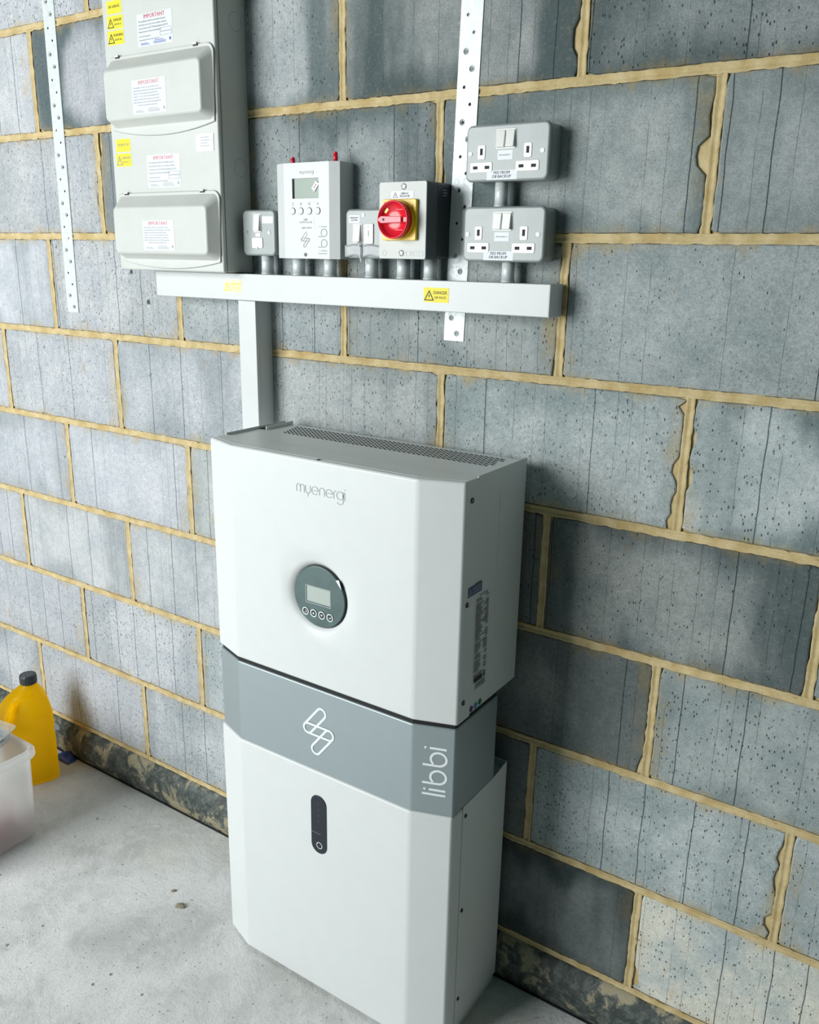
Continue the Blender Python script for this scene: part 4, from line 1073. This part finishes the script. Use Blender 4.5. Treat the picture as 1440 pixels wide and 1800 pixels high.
# ------------------------------------------------------------------ perforated steel straps
def strap(xtop, xbot, ztop, zbot, wd, label, start, phase):
    t = thing('steel_strap', label, 'strap', (xbot + wd / 2, 0, zbot), 'perforated galvanised straps')
    slope = (xtop - xbot) / (ztop - zbot)
    def sh(v): return (v[0] + xbot + (v[2] - zbot) * slope, v[1], v[2])
    mm = M(); Yf, Yb, pitch = -0.0021, -0.0001, 0.0262
    z = zbot; k = phase; holes = []
    nrow = int((ztop - zbot) / pitch)
    for i in range(nrow):
        za, zb = zbot + i * pitch, zbot + (i + 1) * pitch
        cx_ = wd * (0.33 if k % 2 else 0.64); cz_ = (za + zb) / 2; cs = (k // 2) % 2 == 0
        tmp = M(); A = face_with_hole(tmp, 0, wd, za, zb, cx_, cz_, 0.0048 if cs else 0.0027, Yf, 20)
        inner = [(cx_ + (x - cx_) * (0.0024 / 0.0048 if cs else 0.95), Yb, cz_ + (zz - cz_) * (0.0024 / 0.0048 if cs else 0.95)) for x, y, zz in A]
        tmp.loft([A, inner], cap0=False, cap1=False)
        mm.add([sh(v) for v in tmp.v], tmp.f)
        holes.append((cx_, cz_, cs)); k += 1
    zt = zbot + nrow * pitch
    for a, c in (((0, zbot), (wd, zbot)), ((wd, zbot), (wd, zt)), ((wd, zt), (0, zt)), ((0, zt), (0, zbot))):
        mm.add([sh((a[0], Yf, a[1])), sh((c[0], Yf, c[1])), sh((c[0], Yb, c[1])), sh((a[0], Yb, a[1]))], [(0, 1, 2, 3)])
    o = build('plate', mm, 'galvanised', t); weld(o)
    for cx_, cz_, cs in holes:
        x, y, z = sh((cx_, 0, cz_))
        build('hole_shadow_plug' if False else 'fixing_hole_shade', M().cyl((x, 0.0002, z), (x, -0.0004, z), 0.0027 if not cs else 0.0025, n=14), 'black_gap', t)  # black plug behind each strap hole stands in for the shade inside
        if cs: build('countersink', M().ribbon(circle(x, z, 0.0047, 20), 0.0006, wallframe(Yf), True, 0.0002), 'ink_grey', t, recalc=False)
    return t
s1 = strap(0.0655, 0.0573, 1.90, 1.1750, 0.0402, 'narrow perforated steel strap on the wall left of the distribution board', 0, 0)
s2 = strap(1.1540, 1.1318, 1.94, 1.1770, 0.0405, 'perforated steel strap running behind the trunking beside the double sockets', 0, 0)

# ------------------------------------------------------------------ yellow bottle, tub and scraps in the corner
JC = Vector((-0.1023, -0.1398)); JA = Vector((0.42, 0.907)).normalized(); JN = Vector((0.907, -0.42)).normalized()
bt = thing('plastic_bottle', 'yellow plastic jug with black screw cap behind the white tub', 'bottle', (JC.x, JC.y, -0.105))
def jug(u, v, z):                         # u along the broad face towards the wall, v out of the broad face
    p = JC + JA * u + JN * v
    return (p.x, p.y, z)
# z, half width, half depth, shift of the neck, squareness
prof = [(-0.105, 0.057, 0.050, 0, 6), (-0.1030, 0.0615, 0.0555, 0, 6), (-0.096, 0.0650, 0.0590, 0, 6), (-0.085, 0.0660, 0.0600, 0, 6), (0.00, 0.0660, 0.0600, 0, 6), (0.050, 0.0660, 0.0600, 0, 6), (0.092, 0.0655, 0.0595, 0, 6),
        (0.110, 0.0625, 0.0570, 0.001, 5.5), (0.127, 0.0560, 0.0510, 0.004, 5), (0.143, 0.0475, 0.0430, 0.007, 4.2), (0.157, 0.0370, 0.0340, 0.011, 3.2), (0.169, 0.0265, 0.0250, 0.0145, 2.5), (0.177, 0.0205, 0.0205, 0.016, 2.1), (0.186, 0.0175, 0.0175, 0.0165, 2.0)]
rings = []
for z, ha, hn, sh_, p in prof:
    r_ = []
    for i in range(72):
        t = 2 * math.pi * i / 72; c, s_ = math.cos(t), math.sin(t)
        r_.append((sh_ + ha * math.copysign(abs(c) ** (2 / p), c), hn * math.copysign(abs(s_) ** (2 / p), s_), z))
    rings.append(r_)
fine = []
for k in range(len(rings) - 1):
    nst = 6 if prof[k + 1][0] > 0.04 else 2
    for j in range(nst):
        f_ = j / nst; fine.append([tuple(Vector(a).lerp(Vector(c), f_)) for a, c in zip(rings[k], rings[k + 1])])
fine.append(rings[-1])
def dentf(u, v, z):
    # hand hold pressed in from both broad faces at the near end, shallow panel towards the wall
    d = 0.030 * math.exp(-(((u + 0.030 - (z - 0.10) * 0.30) / 0.019) ** 4) - (((z - 0.108) / 0.036) ** 4))
    e = 0.0045 * math.exp(-(((u - 0.030) / 0.022) ** 4) - (((z - 0.125) / 0.022) ** 4))
    k = (d + (e if v > 0 else 0)) * min(1.0, abs(v) / 0.035)
    return jug(u, v - math.copysign(k, v), z)
build('jug', M().loft([[dentf(*v) for v in r] for r in fine], smooth=True), 'bottle_yellow', bt)
def capring(r, z): return [jug(0.0165 + r * math.cos(2 * math.pi * i / 40) * (1 + 0.02 * (i % 2)), r * math.sin(2 * math.pi * i / 40) * (1 + 0.02 * (i % 2)), z) for i in range(40)]
cp = build('cap', M().loft([capring(0.0212, 0.181), capring(0.0220, 0.184), capring(0.0220, 0.202), capring(0.0205, 0.2055)]), 'bottle_cap', bt)
build('cap_rim', M().loft([capring(0.0165, 0.2055), capring(0.0160, 0.2063)]), 'isolator_side', cp)
pl_ = M().add([jug(0.060, 0.0560, 0.050), jug(0.074, 0.0520, 0.044), jug(0.075, 0.0520, 0.056), jug(0.064, 0.0550, 0.072)], [(0, 1, 2, 3)])
lp = build('paper_label', pl_, 'sticker_white', bt, recalc=False); lp.modifiers.new('thick', 'SOLIDIFY').thickness = 0.0005
lp['label'] = 'loose pale paper label corner'

tub = thing('plastic_tub', 'translucent white plastic tub with rolled rim at the left edge', 'tub', (-0.010, -0.415, -0.105))
TX0, TX1, TY0, TY1 = -0.150, 0.148, -0.560, -0.281
def rr3(x0, x1, y0, y1, r, z): return [(x, y, z) for x, y in rrect(x0, x1, y0, y1, r, 6)]
def tubring(d, z, r=0.030): return rr3(TX0 - d, TX1 + d, TY0 - d, TY1 + d, r, z)
mm = M().loft([tubring(-0.010, -0.105, 0.026), tubring(-0.003, -0.100), tubring(0.0, -0.090), tubring(0.005, 0.138), tubring(0.005, 0.140), tubring(0.0025, 0.140), tubring(-0.0025, -0.088), tubring(-0.012, -0.101, 0.024)], smooth=True)
build('wall', mm, 'tub_plastic', tub)
mm = M().loft([tubring(0.0030, 0.126), tubring(0.0125, 0.122), tubring(0.0140, 0.126), tubring(0.0130, 0.140), tubring(0.0090, 0.1455), tubring(0.0040, 0.1440), tubring(0.0025, 0.139)], cap0=False, cap1=False, smooth=True)
build('rim', mm, 'tub_plastic', tub)
bl_ = thing('folded_cloth', 'dull red cloth lying inside the translucent tub', 'cloth', (0.06, -0.36, -0.10))
rgs = []
for k in range(13):
    t = math.pi * k / 12; z = -0.0985 + 0.072 - 0.072 * math.cos(t); r = math.sin(t)
    rgs.append([(0.092 + (0.046 * r + 0.004 * noise.noise(Vector((i * 0.5, k * 0.6, 3)))) * math.cos(2 * math.pi * i / 28), -0.400 + (0.085 * r + 0.006 * noise.noise(Vector((i * 0.5, k * 0.6, 8)))) * math.sin(2 * math.pi * i / 28), z) for i in range(28)])
build('cloth', M().loft(rgs, smooth=True), 'pink_cloth', bl_)
# clear tray lying across the tub
ty = thing('clear_tray', 'clear plastic packaging tray with dark print resting on the tub rim', 'packaging', (0.02, -0.36, 0.148))
def trv(u, v, wv):  # tilted frame
    o = Vector((0.085, -0.275, 0.150)); a = Vector((-0.96, -0.20, 0.05)).normalized(); n_ = Vector((0.10, -0.16, 1)).normalized(); c = n_.cross(a).normalized()
    return tuple(o + a * u + c * v + n_ * wv)
mm = M().loft([[trv(u, v, 0.0) for u, v in rrect(0.010, 0.150, 0.010, 0.170, 0.012)], [trv(u, v, 0.030) for u, v in rrect(0.005, 0.155, 0.005, 0.175, 0.014)]], cap0=True, cap1=False)
o = build('tray', mm, 'clear_plastic', ty); o.modifiers.new('thick', 'SOLIDIFY').thickness = 0.0012
mm = M().loft([[trv(u, v, 0.030) for u, v in rrect(-0.004, 0.164, -0.004, 0.184, 0.014)], [trv(u, v, 0.032) for u, v in rrect(-0.004, 0.164, -0.004, 0.184, 0.014)]], cap0=True, cap1=True)
build('lid', mm, 'clear_plastic', ty)
build('printed_card', M().loft([[trv(u, v, w_) for u, v in rrect(0.018, 0.142, 0.018, 0.162, 0.008)] for w_ in (0.004, 0.022)]), 'print_dark', ty)

bfm = thing('plastic_film', 'scrap of blue plastic film on the floor behind the yellow jug', 'film', (-0.10, -0.038, -0.105))
mm = M(); nu, nv = 10, 6; vv = []
for j in range(nv + 1):
    for i in range(nu + 1):
        x = -0.135 + 0.070 * i / nu; y = -0.0235 - 0.030 * j / nv
        vv.append((x, y, -0.1035 + 0.020 * (1 - j / nv) * (0.6 + 0.6 * noise.noise(Vector((x * 60, y * 60, 4)))) * math.sin(math.pi * i / nu) + 0.002))
mm.add(vv, [(j * (nu + 1) + i, j * (nu + 1) + i + 1, (j + 1) * (nu + 1) + i + 1, (j + 1) * (nu + 1) + i) for j in range(nv) for i in range(nu)], True)
o = build('film', mm, 'blue_film', bfm); o.modifiers.new('thick', 'SOLIDIFY').thickness = 0.0006

def chip(x, y, sx, sy, sz, rot, label):
    mm = M(); n = 9; rg_ = []
    for k, (s_, z) in enumerate(((1.0, -0.105), (0.9, -0.105 + sz * 0.6), (0.4, -0.105 + sz))):
        ring = []
        for i in range(n):
            t = 2 * math.pi * i / n; rr_ = s_ * (0.8 + 0.35 * noise.noise(Vector((i * 1.7, x * 40, k * 0.3))))
            a, c = sx * rr_ * math.cos(t), sy * rr_ * math.sin(t)
            ring.append((x + a * math.cos(rot) - c * math.sin(rot), y + a * math.sin(rot) + c * math.cos(rot), z))
        rg_.append(ring)
    o = build('stone_chip', M().loft(rg_), 'stone_tan', origin=(x, y, -0.105))
    tag(o, label, 'stone', 'stone chips on the floor')
chip(0.630, -0.253, 0.018, 0.009, 0.007, 0.3, 'larger flat tan stone chip on the concrete floor')
chip(0.579, -0.229, 0.008, 0.005, 0.004, 0.8, 'smaller dark stone chip beside the flat tan one')
